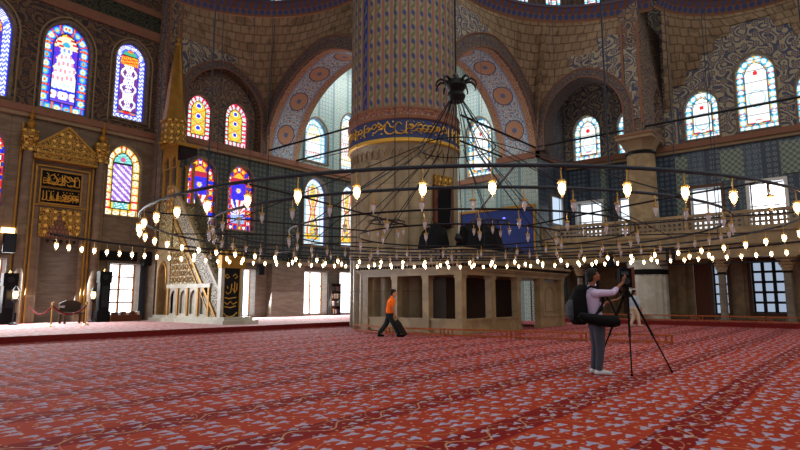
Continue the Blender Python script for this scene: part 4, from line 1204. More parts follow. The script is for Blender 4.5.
for st in ([(13.75, 2.3), (13.9, 2.38), (14.0, 2.25), (13.9, 2.2), (13.78, 2.28)], [(14.2, 2.3), (14.32, 2.4), (14.45, 2.28), (14.3, 2.2)],
           [(14.3, 2.05), (14.3, 1.6)], [(14.42, 2.0), (14.42, 1.7), (14.3, 1.55), (14.2, 1.75)], [(14.15, 1.95), (14.1, 1.6), (13.95, 1.5), (13.85, 1.6)], [(13.9, 1.85), (13.95, 1.75)],
           [(13.8, 1.35), (14.0, 1.3), (14.4, 1.36)], [(13.78, 1.15), (13.95, 1.05), (14.1, 1.18), (14.25, 1.05), (14.45, 1.15)], [(13.8, .95), (14.1, .9), (14.4, .98)],
           [(13.72, .7), (13.9, .55), (14.1, .5), (14.3, .55), (14.48, .7)]):
    mb.tube([qp(13.6 + (a - 13.7) * .95, b, .0) for a, b in st], .024, 4)
mb.build('gold_embroidery', 'gold_paint', cu)

# ---- objects by the left wall
def lantern(x, y, label):
    t = thing('standing_lantern', label, 'lantern', (x, y, .2))
    MB().lathe([(.16, 0), (.16, .05), (.04, .12), (.03, .9), (.05, .95)], 12).build('stand', 'iron', t, True)
    MB().lathe([(.05, .95), (.13, 1.05), (.13, 1.1)], 8).build('tray', 'iron', t)
    g = MB().lathe([(.07, 1.1), (.11, 1.25), (.09, 1.42)], 10).build('glowing_glass', 'lamp_warm', t, True)
    MB().lathe([(.14, 1.42), (.1, 1.52), (.02, 1.66)], 8).build('cap', 'iron', t)
lantern(hx(15, 28.0), 28.0, 'lit black lantern on a stand left of the prayer niche')
lantern(hx(93, 28.3), 28.3, 'black lantern on a stand right of the prayer niche')
def tall_clock(x, y, label, h=2.2):
    t = thing('longcase_clock', label, 'clock', (x, y, .2))
    MB().box(-.3, .3, -.2, .2, 0, .5).box(-.24, .24, -.17, .17, .5, h - .55).build('case', 'black', t)
    MB().box(-.28, .28, -.2, .2, h - .55, h).build('hood', 'black', t)
    MB().box(-.14, .14, -.21, -.17, .7, h - .7).build('glazed_door', 'black_gloss', t)
    dl = MB().lathe([(.13, 0), (.13, .02)], 16).build('dial', 'iron', t)
    dl.location = (0, -.20, h - .28); dl.rotation_euler = (pi / 2, 0, 0)
    MB().lathe([(.06, h), (.02, h + .12)], 8).build('finial', 'brass', t)
tall_clock(hx(8, 28.6), 28.6, 'dark tall case clock at the far left edge beside bright window')
tall_clock(hx(103, 28.3), 28.3, 'dark tall case clock left of the bright sash window', 2.4)
def stanchion(x, y, label, nxt=None):
    t = thing('rope_stanchion', label, 'stanchion', (x, y, .2))
    MB().lathe([(.15, 0), (.14, .03), (.03, .07), (.025, .85), (.05, .88), (.05, .94), (.01, .97)], 12).build('post', 'brass', t, True)
SP = [(hx(20, 25.5), 25.5), (hx(53, 25.2), 25.2), (hx(87, 25.4), 25.4), (hx(112, 26.2), 26.2)]
stanchion(*SP[1], 'brass rope stanchion in front of prayer niche, left one')
stanchion(*SP[2], 'brass rope stanchion in front of prayer niche, right one')
def rope(a, b, label, sag=.35):
    pts = [(a[0] + (b[0] - a[0]) * i / 10, a[1] + (b[1] - a[1]) * i / 10, 1.02 - sag * (1 - (i / 5 - 1) ** 2)) for i in range(11)]
    tag(MB().tube(pts, .035, 6).build('barrier_rope', 'carpet_edge', None, True), label, 'rope')
rope(SP[1], SP[2], 'dark red rope sagging between the two brass stanchions')
rope((hx(30, 27), 27), SP[1], 'dark red rope left of the left brass stanchion')
kx2 = hx(72, 27.8)
t = thing('wooden_chair', 'low carved brown wooden chair right of the prayer niche', 'chair', (kx2, 27.6, .2))
MB().box(-.45, .45, -.35, .35, .42, .5).build('seat', 'dark_wood_shade', t)
MB().prism([(-.45, .5), (.45, .5), (.45, .9), (.2, 1.02), (-.2, 1.02), (-.45, .9)], lambda h, z, d: (h, .3 + d, z), 0, .06).build('backrest', 'dark_wood_shade', t)
for i in (-1, 1):
    for j in (-1, 1): MB().box(i * .4 - .04, i * .4 + .04, j * .3 - .04, j * .3 + .04, 0, .42).build('leg', 'dark_wood_shade', t)
    MB().box(i * .42 - .04, i * .42 + .04, -.33, .3, .7, .78).build('armrest', 'dark_wood_shade', t)
# low shelf with books in the window bay
bx0, bx1 = hx(110, 28.7), hx(139, 28.7)
t = thing('low_bookstand', 'low dark wooden stand of books under the bright left window', 'bookstand', ((bx0 + bx1) / 2, 28.6, .2))
w = (bx1 - bx0) / 2
MB().box(-w, w, -.3, .2, 0, .22).build('base', 'wood_brown', t)
MB().box(-w, w, -.32, -.27, .22, .3).build('front_lip', 'wood_brown', t)
R = random.Random(4)
for i in range(10):
    c = ['frame_white', 'wood_brown', 'wood_orange', 'dark_grey', 'cornice_red'][R.randrange(5)]
    o = MB().box(-.07, .07, -.09, .09, 0, R.uniform(.18, .27)).build('book', c, None, False, (bx0 + .1 + i * (2 * w - .2) / 9.2, 28.5, .42))
    tag(o, 'small book in the row on the low stand under the bright left window', 'book', 'books on the low stand')
# bookcase
bkx = hx(335, 27.7)
t = thing('bookcase', 'dark narrow bookcase between two bright windows left of the pillar', 'bookcase', (bkx, 27.75, .2))
MB().box(-.42, .42, .14, .18, 0, 2.1).build('back', 'wood_brown', t)
for x in (-.42, .38): MB().box(x, x + .04, -.18, .14, 0, 2.1).build('side_panel', 'dark_shade', t)
for j in range(5): MB().box(-.38, .38, -.17, .14, .05 + j * .5, .09 + j * .5).build('shelf', 'dark_shade', t)
for j in range(4):
    for i in range(7):
        if R.random() < .12: continue
        c = ['cornice_red', 'wood_brown', 'leaf', 'dark_grey', 'band_blue', 'cloth_cream'][R.randrange(6)]
        o = MB().box(-.045, .045, -.1, .1, 0, R.uniform(.24, .36)).build('book', c, None, False, (bkx - .31 + i * .104, 27.7, .292 + j * .5))
        sh = ['lowest', 'second lowest', 'second highest', 'top'][j]
        tag(o, 'upright book on the %s shelf of the narrow dark bookcase' % sh, 'book', 'books on the %s shelf of the bookcase' % sh)
# loudspeakers
def speaker(p, rz, label, s=1.0, tilt=0):
    t = thing('loudspeaker', label, 'loudspeaker', p, rz)
    MB().prism([(-.2 * s, -.18 * s), (.2 * s, -.18 * s), (.14 * s, .18 * s), (-.14 * s, .18 * s)], lambda h, z, d: (h, z, d), -.35 * s, .35 * s).build('cabinet', 'black', t)
    MB().box(-.17 * s, .17 * s, -.2 * s, -.18 * s, -.32 * s, .32 * s).build('grille', 'black_gloss', t)
    MB().bar((0, .15 * s, 0), (0, .45 * s, 0), .06).build('bracket', 'iron', t)
speaker((hx(259, 27.75), 27.72, 3.0), 0, 'black loudspeaker on wall right of the bright window behind the minbar', .9)
speaker((hx(144, 28.75), 28.75, 3.35), 0, 'black loudspeaker above the arched passage left of the minbar', 1.0)
speaker((hx(3, 28.6), 28.6, 3.7), 0, 'black loudspeaker high on wall at the far left edge', 1.2)
speaker((30.0, hy(674, 30.0), 3.5), radians(-90), 'black loudspeaker under the gallery right of the stout column', 1.0)
speaker((29.96, hy(612, 30.0), 3.4), radians(-90), 'black loudspeaker under the gallery left of the stout column', 1.1)
speaker((hx(290, 27.7), 27.7, 3.75), 0, 'black loudspeaker above the marble slab left of the pillar', 1.0)
t = thing('window_valance', 'dark cloth valance across the top of the bright left sash window', 'valance', (12.4, 29.0, 3.2))
MB().box(-1.25, .5, -.1, .15, 0, .42).build('cloth', 'black', t)
MB().tube([(-1.3, -.05, .44), (.55, -.05, .44)], .04, 6).build('rod', 'iron', t)
t = thing('window_curtain', 'dark grey curtain hanging at right of bright left sash window', 'curtain', (13.32, 29.05, .2))
rows = [[(-.17 + .34 * i / 12, .05 * sin(i * 1.6), z) for i in range(13)] for z in (0, 3.1)]
MB().grid(rows).build('cloth', 'dark_grey', t, True)
# banner and glowing sign
tag(MB().box(-.25, .25, -.05, .05, -.12, .12).build('warm_sign', 'lamp_warm', None, False, (hx(7, 28.9) - .15, 29.1, 4.3)), 'small oblong warm light on the wall at the far left edge', 'light')

# ---- low wooden barriers
def barrier(a, b, z, label, grp, h=.27, w=.12):
    a = Vector((a[0], a[1], 0)); b = Vector((b[0], b[1], 0)); L = (b - a).length - .05
    t = thing('low_barrier', label, 'barrier', (*((a + b) / 2).xy, z), atan2(b.y - a.y, b.x - a.x), grp)
    MB().box(-L / 2, L / 2, -w / 2, w / 2, h - .05, h).build('top_rail', 'wood_orange', t)
    MB().box(-L / 2, L / 2, -w / 2, w / 2, .03, .08).build('bottom_rail', 'wood_orange', t)
    for x in (-L / 2 + .05, -L / 2 + .2, L / 2 - .2, L / 2 - .05):
        MB().lathe([(.035, .0), (.035, .06), (.022, .09), (.04, .13), (.022, .18), (.035, h - .04)], 8, (x, 0, 0)).build('baluster', 'wood_orange', t, True)
bp = [(17.75, 4.65), (17.2, 7.0), (16.6, 9.3), (16.0, 11.6), (15.5, 13.9), (16.3, 16.4)]
bl_ = ['low orange wooden barrier section nearest the tripod, right end of the row', 'low orange barrier section just left of the photographer', 'low orange barrier section in front of the tribune corner',
       'low orange barrier section in front of left side of tribune', 'low orange barrier section behind the man in orange, at left end of the row']
for i in range(5): barrier(bp[i], bp[i + 1], 0, bl_[i], 'low wooden barriers before the tribune')
yy = [14.9, 12.4, 9.6, 6.8, 4.0, 1.2, -1.6]
rl = ['low barrier section before the gallery behind the photographer', 'low barrier section before the gallery left of the stout column', 'low barrier section before the fluted base of the stout column', 'low barrier section before the brown door and slender column',
      'low barrier section before the barred window at right', 'low barrier section before the gallery at the right edge']
for i in range(6): barrier((30.1, yy[i]), (30.1, yy[i + 1]), .2, rl[i], 'low wooden barriers before the gallery', .3, .16)
mb = MB()

# ================================================================== CHANDELIER
KS = .66                           # lengths below are in units of 0.66 m
HC = Vector((cos(radians(34.6)) * 16.7, sin(radians(34.6)) * 16.7, 0)) * KS; ZR_ = EYE + 1.92 * KS
N0 = radians(34.6) + pi           # bearing from its centre toward the camera
CH = thing('chandelier', 'huge low iron chandelier of concentric rings under a leafy crown', 'chandelier', (HC.x, HC.y, ZR_))
CH.scale = (KS, KS, KS)
def circ(r, z, a0=0, a1=2 * pi, n=96): return [(r * cos(a0 + (a1 - a0) * i / n), r * sin(a0 + (a1 - a0) * i / n), z) for i in range(n + (0 if abs(a1 - a0 - 2 * pi) < 1e-6 else 1))]
def cring(name, r, z, tr, mat='iron', a=None):
    if a is None: return MB().tube(circ(r, z), tr, 8, True).build(name, mat, CH, True)
    return MB().tube(circ(r, z, a[0], a[1]), tr, 8).build(name, mat, CH, True)
RA, RB, RE, RD, RC, RF = 8.7, 7.1, 5.0, 3.0, 12.4, 10.6
cring('wide_ring', RA, 0, .032, 'iron_blue'); cring('middle_ring', RB, 0, .03, 'iron_blue'); cring('inner_ring', RE, -.05, .024); cring('core_ring', RD, -.1, .024)
FA = N0 + pi
CA = (FA - radians(82), FA + radians(95))
cring('outer_arc', RC, .02, .04, 'iron', CA); cring('second_outer_arc', RF, .0, .03, 'iron', (FA - radians(70), FA + radians(75)))
cring('upper_hoop', 1.17, 2.65, .02)
for k in range(24):
    a = N0 + 2 * pi * (k + .37) / 24; c, s = cos(a), sin(a)
    if k % 2 == 0:
        MB().tube([(RD * c, RD * s, -.1), (RE * c, RE * s, -.05), (RB * c, RB * s, 0), (RA * c, RA * s, 0)], .02, 5).build('spoke', 'iron', CH)
    da = (a - FA + pi) % (2 * pi) - pi
    if -1.2 < da < 1.4: MB().tube([(RA * c, RA * s, 0), (RF * c, RF * s, 0), (RC * c, RC * s, .02)], .022, 5).build('spoke', 'iron', CH)
for k in range(12):
    a = N0 + 2 * pi * (k + .5) / 12; c, s = cos(a), sin(a)
    R1, z1 = (RB, 0) if k % 2 else (RE, -.05)
    MB().tube([(.18 * c, .18 * s, 4.2), (1.17 * c, 1.17 * s, 2.65), (R1 * c, R1 * s, z1)], .015, 5).build('suspension_rod', 'iron', CH)
    a += .2; c, s = cos(a), sin(a)
    if k % 2: MB().tube([(.15 * c, .15 * s, 4.2), (.75 * c, .75 * s, 2.5), (RD * c, RD * s, -.1)], .014, 5).build('suspension_rod', 'iron', CH)
MB().lathe([(.22, 4.12), (.3, 4.3), (.22, 4.45), (.34, 4.62), (.3, 4.8), (.12, 4.9), (.05, 5.05)], 16).build('crown', 'iron', CH, True)
for k in range(10):
    a = 2 * pi * k / 10; c, s = cos(a), sin(a)
    MB().tube([(r * c, r * s, z) for r, z in ((.2, 4.55), (.34, 4.78), (.5, 4.82), (.62, 4.72), (.66, 4.58), (.6, 4.54))], [.04, .045, .04, .03, .024, .012], 6).build('leaf_hook', 'iron', CH, True)
MB().tube([(0, 0, 5.0), (0, 0, 17)], .03, 6).build('main_cable', 'iron', CH)
# hanging cables of the rings
def cable_at(r, a, tx=0, ty=0, z=17, rad=.012, m='iron_blue'):
    MB().tube([(r * cos(a), r * sin(a), 0), (r * cos(a) + tx, r * sin(a) + ty, z)], rad, 5).build('cable', m, CH)
for k in range(8):
    cable_at(RA, N0 + 2 * pi * (k + .33) / 8, 0, 0, 17, .014)
for k in range(8): cable_at(RC if False else RB, N0 + 2 * pi * (k + .8) / 8, 0, 0, 17, .009)
# curled inner arms
for off_, nm in ((-2.15, 0), (1.0, 1)):
    c0 = RV * off_
    MB().tube([(c0.x + .55 * cos(t * pi / 8), c0.y + .55 * sin(t * pi / 8), .35) for t in range(16)], .02, 5, True).build('small_hoop', 'iron', CH)
    for t in range(5):
        a = t * 2 * pi / 5; MB().tube([(c0.x, c0.y, .1), (c0.x + .3 * cos(a), c0.y + .3 * sin(a), .45), (c0.x + .55 * cos(a), c0.y + .55 * sin(a), .35)], .016, 5).build('scroll_arm', 'iron', CH)
    MB().tube([(c0.x, c0.y, .1), (c0.x * .2, c0.y * .2, 2.6)], .014, 5).build('suspension_rod', 'iron', CH)
MB().lathe([(.05, -.25), (.12, -.15), (.05, .0)], 12).build('core_boss', 'iron', CH, True)
MB().lathe([(.01, 0), (.05, .02), (.01, .05)], 8, (RV.x * 1.4, RV.y * 1.4, .45)).build('blue_diode', 'blue_led', CH)

# lamps
def make_lamp(lit, nm):
    t = empty(nm); q_ = 1.0 if lit else .74
    MB().tube([(0, 0, 0), (.015, 0, -.06), (.0, 0, -.14), (0, 0, -.2)], .011, 5).build('hook_wire', 'brass', t)
    MB().lathe([(.02, -.185), (.05, -.19), (.055, -.2), (.055, -.215), (.045, -.225)], 10).build('collar', 'brass', t, True)
    MB().lathe([(.05 * q_, -.22), (.068 * q_, -.22 - .012 * q_), (.052 * q_, -.22 - .035 * q_), (.06 * q_, -.22 - .08 * q_), (.056 * q_, -.22 - .125 * q_), (.036 * q_, -.22 - .18 * q_), (.016 * q_, -.22 - .215 * q_), (.018 * q_, -.22 - .235 * q_), (.004, -.22 - .25 * q_)], 14).build('glass', 'lit_glass' if lit else 'lamp_glass', t, True)
    if lit:
        MB().lathe([(.001, -.235), (.038, -.26), (.046, -.30), (.036, -.35), (.001, -.41)], 10).build('glowing_bulb', 'lamp_core', t, True)
    else:
        MB().lathe([(.001, -.24), (.014, -.26), (.02, -.30), (.014, -.335), (.001, -.35)], 8).build('bulb', 'frame_white', t, True)
    return t
ORD = ['first', 'second', 'third', 'fourth', 'fifth', 'sixth', 'seventh', 'eighth', 'ninth', 'tenth', 'eleventh', 'twelfth', 'thirteenth', 'fourteenth', 'fifteenth', 'sixteenth', 'seventeenth', 'eighteenth', 'nineteenth', 'twentieth', 'twenty-first', 'twenty-second', 'twenty-third', 'twenty-fourth', 'twenty-fifth', 'twenty-sixth']
proto = {1: make_lamp(True, 'lit_oil_lamp'), 0: make_lamp(False, 'unlit_oil_lamp')}
used = {0: False, 1: False}
lamps = []
R = random.Random(7)
def lamp(r, a, lit, ring, z=0.0, c=(0, 0)):
    p = (HC.x + (c[0] + r * cos(a)) * KS, HC.y + (c[1] + r * sin(a)) * KS, ZR_ + z * KS)
    if used[lit]: o = copy_tree(proto[lit])
    else: o = proto[lit]; used[lit] = True
    o.location = p; o.rotation_euler = (0, 0, R.uniform(0, 6.28)); o.scale = (KS, KS, KS)
    lamps.append((o, ring, lit, p, r, a))
n = 54
for k in range(n): lamp(RA, N0 + 2 * pi * (k + .5) / n, 1, 'wide ring', -.02)
n = 50
for k in range(n):
    a = N0 + 2 * pi * (k + .3) / n; lamp(RB, a, 0, 'middle ring', -.02)
n = 30
for k in range(n): lamp(RE, N0 + 2 * pi * (k + .4 + R.uniform(-.15, .15)) / n, 0, 'inner ring', -.065)
n = 14
for k in range(n): lamp(RD, N0 + 2 * pi * (k + .4) / n, 0, 'core ring', -.115)
n = 64
for k in range(n):
    a = CA[0] + (CA[1] - CA[0]) * (k + .5) / n; lamp(RC, a, 1, 'outer arc', -.01)
n = 32
for k in range(n):
    a = FA + radians(-68 + 141 * (k + .5) / n); lamp(RF, a, 1 if k % 3 else 0, 'second outer arc', -.02)
for off_ in (-2.15, 1.0):
    c0 = RV * off_
    for t in range(5): lamp(.55, t * 2 * pi / 5, 0, 'small left hoop' if off_ < 0 else 'small right hoop', .33, c0)
def near(a): return cos(a - N0) > .35
groups = {}
for L_ in lamps:
    o, ring, lit, p, r, a = L_
    side = 'near side' if (near(a) and 'ring' in ring and ring != 'core ring') else 'far side'
    if 'hoop' in ring or ring == 'core ring': side = ''
    st = 'lit' if lit else 'unlit'
    groups.setdefault((ring, side, st), []).append(L_)
for (ring, side, st), ls in groups.items():
    g = '%s glass lamps on the %s%s of the chandelier' % (st, (side + ' of the ') if side else '', ring)
    vis = sorted([l for l in ls if 0 <= proj(l[3])[0] <= 800 and 0 <= proj(l[3])[1] <= 450], key=lambda l: proj(l[3])[0])
    for l in ls: tag(l[0], '%s glass lamp hanging from %s%s of the chandelier' % (st, (side + ' of the ') if side else '', ring), 'lamp', g)
    if side == 'near side' or 'hoop' in ring:
        for i, l in enumerate(vis):
            if i < len(ORD): l[0]['label'] = '%s lamp, %s from left along %s%s of chandelier' % (st, ORD[i], ('near side of ' if side else ''), ring)
# drop lamps that hang wholly behind the camera
# ================================================================== PEOPLE
def loft(mb, secs, n=20):
    """horizontal elliptic sections (x, y, z, rx, ry)"""
    vs = []
    for (x, y, z, rx, ry) in secs:
        for i in range(n):
            t = 2 * pi * i / n; vs.append((x + rx * cos(t), y + ry * sin(t), z))
    fs = [(j * n + i, j * n + (i + 1) % n, (j + 1) * n + (i + 1) % n, (j + 1) * n + i) for j in range(len(secs) - 1) for i in range(n)]
    fs += [tuple(range(n - 1, -1, -1)), tuple((len(secs) - 1) * n + i for i in range(n))]
    mb.add(vs, fs)
def ball(mb, c, rx, ry, rz, n=14, tilt=0.0):
    vs = []; m = n // 2 + 1
    for j in range(m + 1):
        f = pi * j / m - pi / 2
        for i in range(n):
            t = 2 * pi * i / n
            x, y, z = rx * cos(f) * cos(t), ry * cos(f) * sin(t), rz * sin(f)
            x, z = x * cos(tilt) - z * sin(tilt), x * sin(tilt) + z * cos(tilt)
            vs.append((c[0] + x, c[1] + y, c[2] + z))
    mb.add(vs, [(j * n + i, j * n + (i + 1) % n, (j + 1) * n + (i + 1) % n, (j + 1) * n + i) for j in range(m) for i in range(n)])
def limb(mb, pts, rad, n=12):
    P = []; Rr = []
    for i in range(len(pts) - 1):
        a = Vector(pts[i]); b = Vector(pts[i + 1])
        for k in range(4): P.append(a.lerp(b, k / 4)); Rr.append(rad[i] + (rad[i + 1] - rad[i]) * k / 4)
    P.append(Vector(pts[-1])); Rr.append(rad[-1])
    mb.tube(P, Rr, n)
    ball(mb, pts[0], rad[0], rad[0], rad[0], 10); ball(mb, pts[-1], rad[-1], rad[-1], rad[-1], 10)
    for i in range(1, len(pts) - 1): ball(mb, pts[i], rad[i] * 1.0, rad[i], rad[i], 10)
def fuse(mb, name, mat, parent, voxel=.012, it=4):
    me = bpy.data.meshes.new('tmp'); me.from_pydata(mb.v, [], mb.f); o = bpy.data.objects.new('tmp', me); COL.objects.link(o)
    m = o.modifiers.new('r', 'REMESH'); m.mode = 'VOXEL'; m.voxel_size = voxel; m.use_smooth_shade = True
    s = o.modifiers.new('s', 'SMOOTH'); s.iterations = it; s.factor = .5
    dg = bpy.context.evaluated_depsgraph_get(); dg.update()
    new = bpy.data.meshes.new_from_object(o.evaluated_get(dg), depsgraph=dg)
    bpy.data.objects.remove(o); bpy.data.meshes.remove(me)
    new.name = name; new.materials.clear(); new.materials.append(MAT[mat])
    for p in new.polygons: p.use_smooth = True
    r = bpy.data.objects.new(name, new); COL.objects.link(r); r.parent = parent; return r
def hand(mb, wrist, tip_dir, side, s=1.0, curl=.35):
    w = Vector(wrist); d = Vector(tip_dir).normalized(); sd = (Vector(side) - d * Vector(side).dot(d)).normalized(); pn = d.cross(sd)
    pc = w + d * .05 * s
    for k in (-1.2, -.4, .4, 1.2): mb.tube([w + sd * .012 * k * s, w + d * .09 * s + sd * .021 * k * s], [.017 * s, .013 * s], 8)
    for k, L in zip((-1.5, -.5, .5, 1.5), (.065, .078, .072, .056)):
        b = w + d * .075 * s + sd * .020 * k * s
        m1 = b + (d + pn * curl * .3) .normalized() * L * .5 * s; m2 = m1 + (d + pn * curl).normalized() * L * .35 * s; m3 = m2 + (d + pn * curl * 1.8).normalized() * L * .3 * s
        mb.tube([b, m1, m2, m3], [.0105 * s, .0098 * s, .009 * s, .0075 * s], 8)
    tb_ = w + d * .025 * s - sd * .026 * s
    mb.tube([tb_, tb_ + (d - sd * .9).normalized() * .035 * s, tb_ + (d - sd * .5).normalized() * .07 * s], [.0135 * s, .0115 * s, .009 * s], 8)
def person(name, label, loc, rz, J, cloth, hairlen=0.0, beard=False):
    """J: joints in the local frame (x = walking direction). cloth: materials"""
    root = thing(name, label, 'person', loc, rz)
    H = Vector(J['head']); k = J.get('k', 1.0); tl = J.get('tilt', 0)
    b = MB()
    ball(b, H, .098 * k, .078 * k, .122 * k, 18, tl); ball(b, H + Vector((.035, 0, -.06)) * k, .06 * k, .055 * k, .06 * k, 14, tl)
    f = lambda x, z: H + Vector((x * cos(tl) - z * sin(tl), 0, x * sin(tl) + z * cos(tl))) * k
    b.tube([f(.085, .02), f(.118, -.022), f(.09, -.032)], [.010 * k, .016 * k, .012 * k], 8)
    for s in (-1, 1): ball(b, f(-.008, -.01) + Vector((0, s * .078 * k, 0)), .02 * k, .012 * k, .034 * k, 10)
    b.tube([f(.09, -.062), f(.10, -.07)], .02 * k, 8); ball(b, f(.082, -.105), .03 * k, .032 * k, .025 * k, 10)
    limb(b, [f(-.01, -.08), J['neck']], [.056, .062])
    loft(b, [(x, y, z, rx * .9, ry * .9) for x, y, z, rx, ry in J['torso']])
    for s in ('n', 'f'):
        limb(b, [J['sh_' + s], J['el_' + s], J['wr_' + s]], [.048, .038, .026])
        hand(b, J['wr_' + s], J['hd_' + s], J.get('hs_' + s, (0, 1, 0)), 1.05)
        limb(b, [J['hip_' + s], J['kn_' + s], J['an_' + s]], [.082, .052, .036])
        a = Vector(J['an_' + s]); t = Vector(J['toe_' + s]); limb(b, [a, (a + t) / 2, t], [.035, .03, .022])
    body = fuse(b, 'body', cloth['skin'], root, .0085, 3)
    for s in (-1, 1):
        e = MB(); ball(e, f(.083, .012) + Vector((0, s * .032 * k, 0)), .014 * k, .014 * k, .009 * k, 8); e.build('eye', 'eye_white', root, True)
        e = MB(); ball(e, f(.094, .012) + Vector((0, s * .033 * k, 0)), .006 * k, .006 * k, .006 * k, 8); e.build('pupil', 'hair', root, True)
        e = MB(); e.tube([f(.092, .038) + Vector((0, s * .015, 0)), f(.088, .042) + Vector((0, s * .05, 0))], .006, 6); e.build('eyebrow', 'hair', root)
    e = MB(); e.tube([f(.105, -.068) + Vector((0, -.024, 0)), f(.114, -.068), f(.105, -.068) + Vector((0, .024, 0))], .007, 6); e.build('mouth', 'lip', root, True)
    h = MB()
    ball(h, f(-.028, .038), .098 * k, .092 * k, .108 * k, 18, tl); ball(h, f(.02, .095), .075 * k, .072 * k, .04 * k, 12, tl); ball(h, f(-.05, -.03), .065 * k, .078 * k, (.08 + hairlen) * k, 14, tl)
    fuse(h, 'hair', 'hair', root, .012, 3)
    if beard:
        h = MB(); ball(h, f(.055, -.095), .05 * k, .058 * k, .042 * k, 12, tl); h.build('beard', 'hair', root, True)
    c = MB(); loft(c, [(x, y, z, rx * 1.08 + .012, ry * 1.08 + .012) for x, y, z, rx, ry in J['torso'][J.get('shirt_from', 1):]])
    for s in ('n', 'f'):
        S, E2, Wr = Vector(J['sh_' + s]), Vector(J['el_' + s]), Vector(J['wr_' + s]); q = cloth['sleeve']
        if q > 1: limb(c, [S, E2, E2.lerp(Wr, q - 1)], [.075, .056, .048])
        else: limb(c, [S, S.lerp(E2, q)], [.078, .062])
    limb(c, [J['neck'], Vector(J['neck']) + Vector((0, 0, -.06))], [.066, .085])
    fuse(c, 'shirt', cloth['shirt'], root, .013, 4)
    c = MB(); t0 = J['torso']
    loft(c, [(x, y, z, rx * 1.1 + .01, ry * 1.08 + .01) for x, y, z, rx, ry in t0[:3]])
    for s in ('n', 'f'):
        tr = cloth.get('leg', (.118, .085, .068))
        limb(c, [J['hip_' + s], J['kn_' + s], Vector(J['an_' + s]) + Vector((0, 0, .03))], list(tr))
    fuse(c, 'trousers', cloth['trousers'], root, .013, 4)
    for s in ('n', 'f'):
        a = Vector(J['an_' + s]); t = Vector(J['toe_' + s]); c = MB()
        hl = a + (a - t).normalized() * .05; hl.z = t.z + .01
        limb(c, [a + Vector((0, 0, .0)), hl], [.046, .036]); limb(c, [hl, (hl + t) / 2 + Vector((0, 0, .012)), t], [.038, .046, .034])
        fuse(c, 'shoe', cloth['shoe'], root, .01, 3)
    return root
RZ = YAW - pi / 2
PL = (9.86, 3.86, 0.0)
J = dict(head=(-.02, 0, 1.72), k=1.05, tilt=.10, neck=(-.07, 0, 1.53),
         torso=[(0.0, 0, .80, .115, .15), (-.0, 0, .90, .125, .165), (-.03, 0, 1.02, .115, .15), (-.07, 0, 1.2, .12, .165), (-.09, 0, 1.36, .125, .185), (-.08, 0, 1.44, .10, .17), (-.07, 0, 1.49, .06, .09)],
         sh_n=(-.08, -.19, 1.41), el_n=(.24, -.20, 1.42), wr_n=(.46, -.12, 1.60), hd_n=(.5, .15, .85), hs_n=(.7, .5, -.4),
         sh_f=(-.08, .19, 1.41), el_f=(.12, .26, 1.18), wr_f=(.38, .16, 1.28), hd_f=(1, -.3, .4),
         hip_n=(.01, -.09, .86), kn_n=(.02, -.09, .47), an_n=(-.02, -.09, .085), toe_n=(.17, -.10, .036),
         hip_f=(.01, .09, .86), kn_f=(.01, .10, .47), an_f=(-.04, .10, .085), toe_f=(.14, .13, .036))
person('person', 'person in pale lilac shirt and grey trousers reaching up to camera on tripod', PL, RZ, J,
       dict(skin='skin_dark', shirt='shirt_lilac', trousers='trousers_grey', shoe='sock_white', sleeve=1.35, leg=(.115, .08, .062)), .0, True)
# backpack worn by the photographer
bk = thing('backpack', 'large black backpack worn by the person in lilac shirt', 'backpack', PL, RZ)
c = MB(); loft(c, [(-.30, 0, .86, .10, .12), (-.31, 0, .92, .16, .17), (-.32, 0, 1.1, .175, .18), (-.30, 0, 1.3, .155, .17), (-.27, 0, 1.48, .115, .15), (-.22, 0, 1.57, .06, .10)])
fuse(c, 'main_bag', 'black', bk, .014, 3)
c = MB(); loft(c, [(-.43, 0, .95, .05, .11), (-.46, 0, 1.02, .075, .14), (-.46, 0, 1.2, .07, .13), (-.43, 0, 1.3, .04, .10)]); fuse(c, 'front_pocket', 'dark_grey', bk, .014, 3)
for s in (-1, 1):
    MB().tube([(-.24, s * .12, 1.46), (-.12, s * .14, 1.535), (.0, s * .14, 1.50), (.085, s * .145, 1.34), (.03, s * .2, 1.12), (-.16, s * .18, .98)], .022, 6).build('strap', 'black', bk, True)
sb_ = thing('shoulder_bag', 'long black padded bag slung at waist of the person in lilac shirt', 'bag', PL, RZ)
c = MB(); c.tube([(-.40, -.30, 1.04), (-.32, -.32, 1.0), (-.08, -.33, .95), (.16, -.33, .93), (.26, -.32, .94), (.28, -.32, .95)], [.05, .085, .10, .105, .095, .06], 14); fuse(c, 'padded_body', 'black', sb_, .014, 3)
MB().tube([(.24, -.32, 1.02), (.18, -.26, 1.25), (.10, -.17, 1.40)], .017, 6).build('strap', 'black', sb_, True)
MB().tube([(-.1, -.3, 1.04), (.05, -.20, 1.22), (.12, -.12, 1.30)], .02, 6).build('strap', 'black', sb_, True)

# tripod and camera
toW = lambda p: Vector((PL[0], PL[1], 0)) + RV * p[0] + Vector((cos(YAW), sin(YAW), 0)) * p[1] + Vector((0, 0, p[2]))
TP = toW((.60, .05, 0))
tr = thing('tripod', 'tall black camera tripod with legs spread on the carpet', 'tripod', TP, RZ)
feet = [(-.47, .45, 0.0), (-.11, -.28, 0.0), (.80, .18, 0.0)]
for fx2 in feet:
    a = Vector((0, 0, 1.40)); b = Vector(fx2) + Vector((0, 0, .02)); a2 = a + (Vector((b.x, b.y, 0)) * .08); m = a2.lerp(b, .52)
    l = MB(); l.tube([a2, m], .021, 8); l.build('leg', 'black', tr, True)
    l2 = MB(); l2.tube([m, b], .014, 8); o = l2.build('leg', 'black', tr, True)
    MB().tube([m - (b - a2) * .012, m + (b - a2) * .02], .028, 8).build('leg_clamp', 'iron', tr, True)
    MB().lathe([(.02, 0), (.024, .02), (.016, .04)], 8, (b.x, b.y, .0)).build('rubber_foot', 'black', tr)
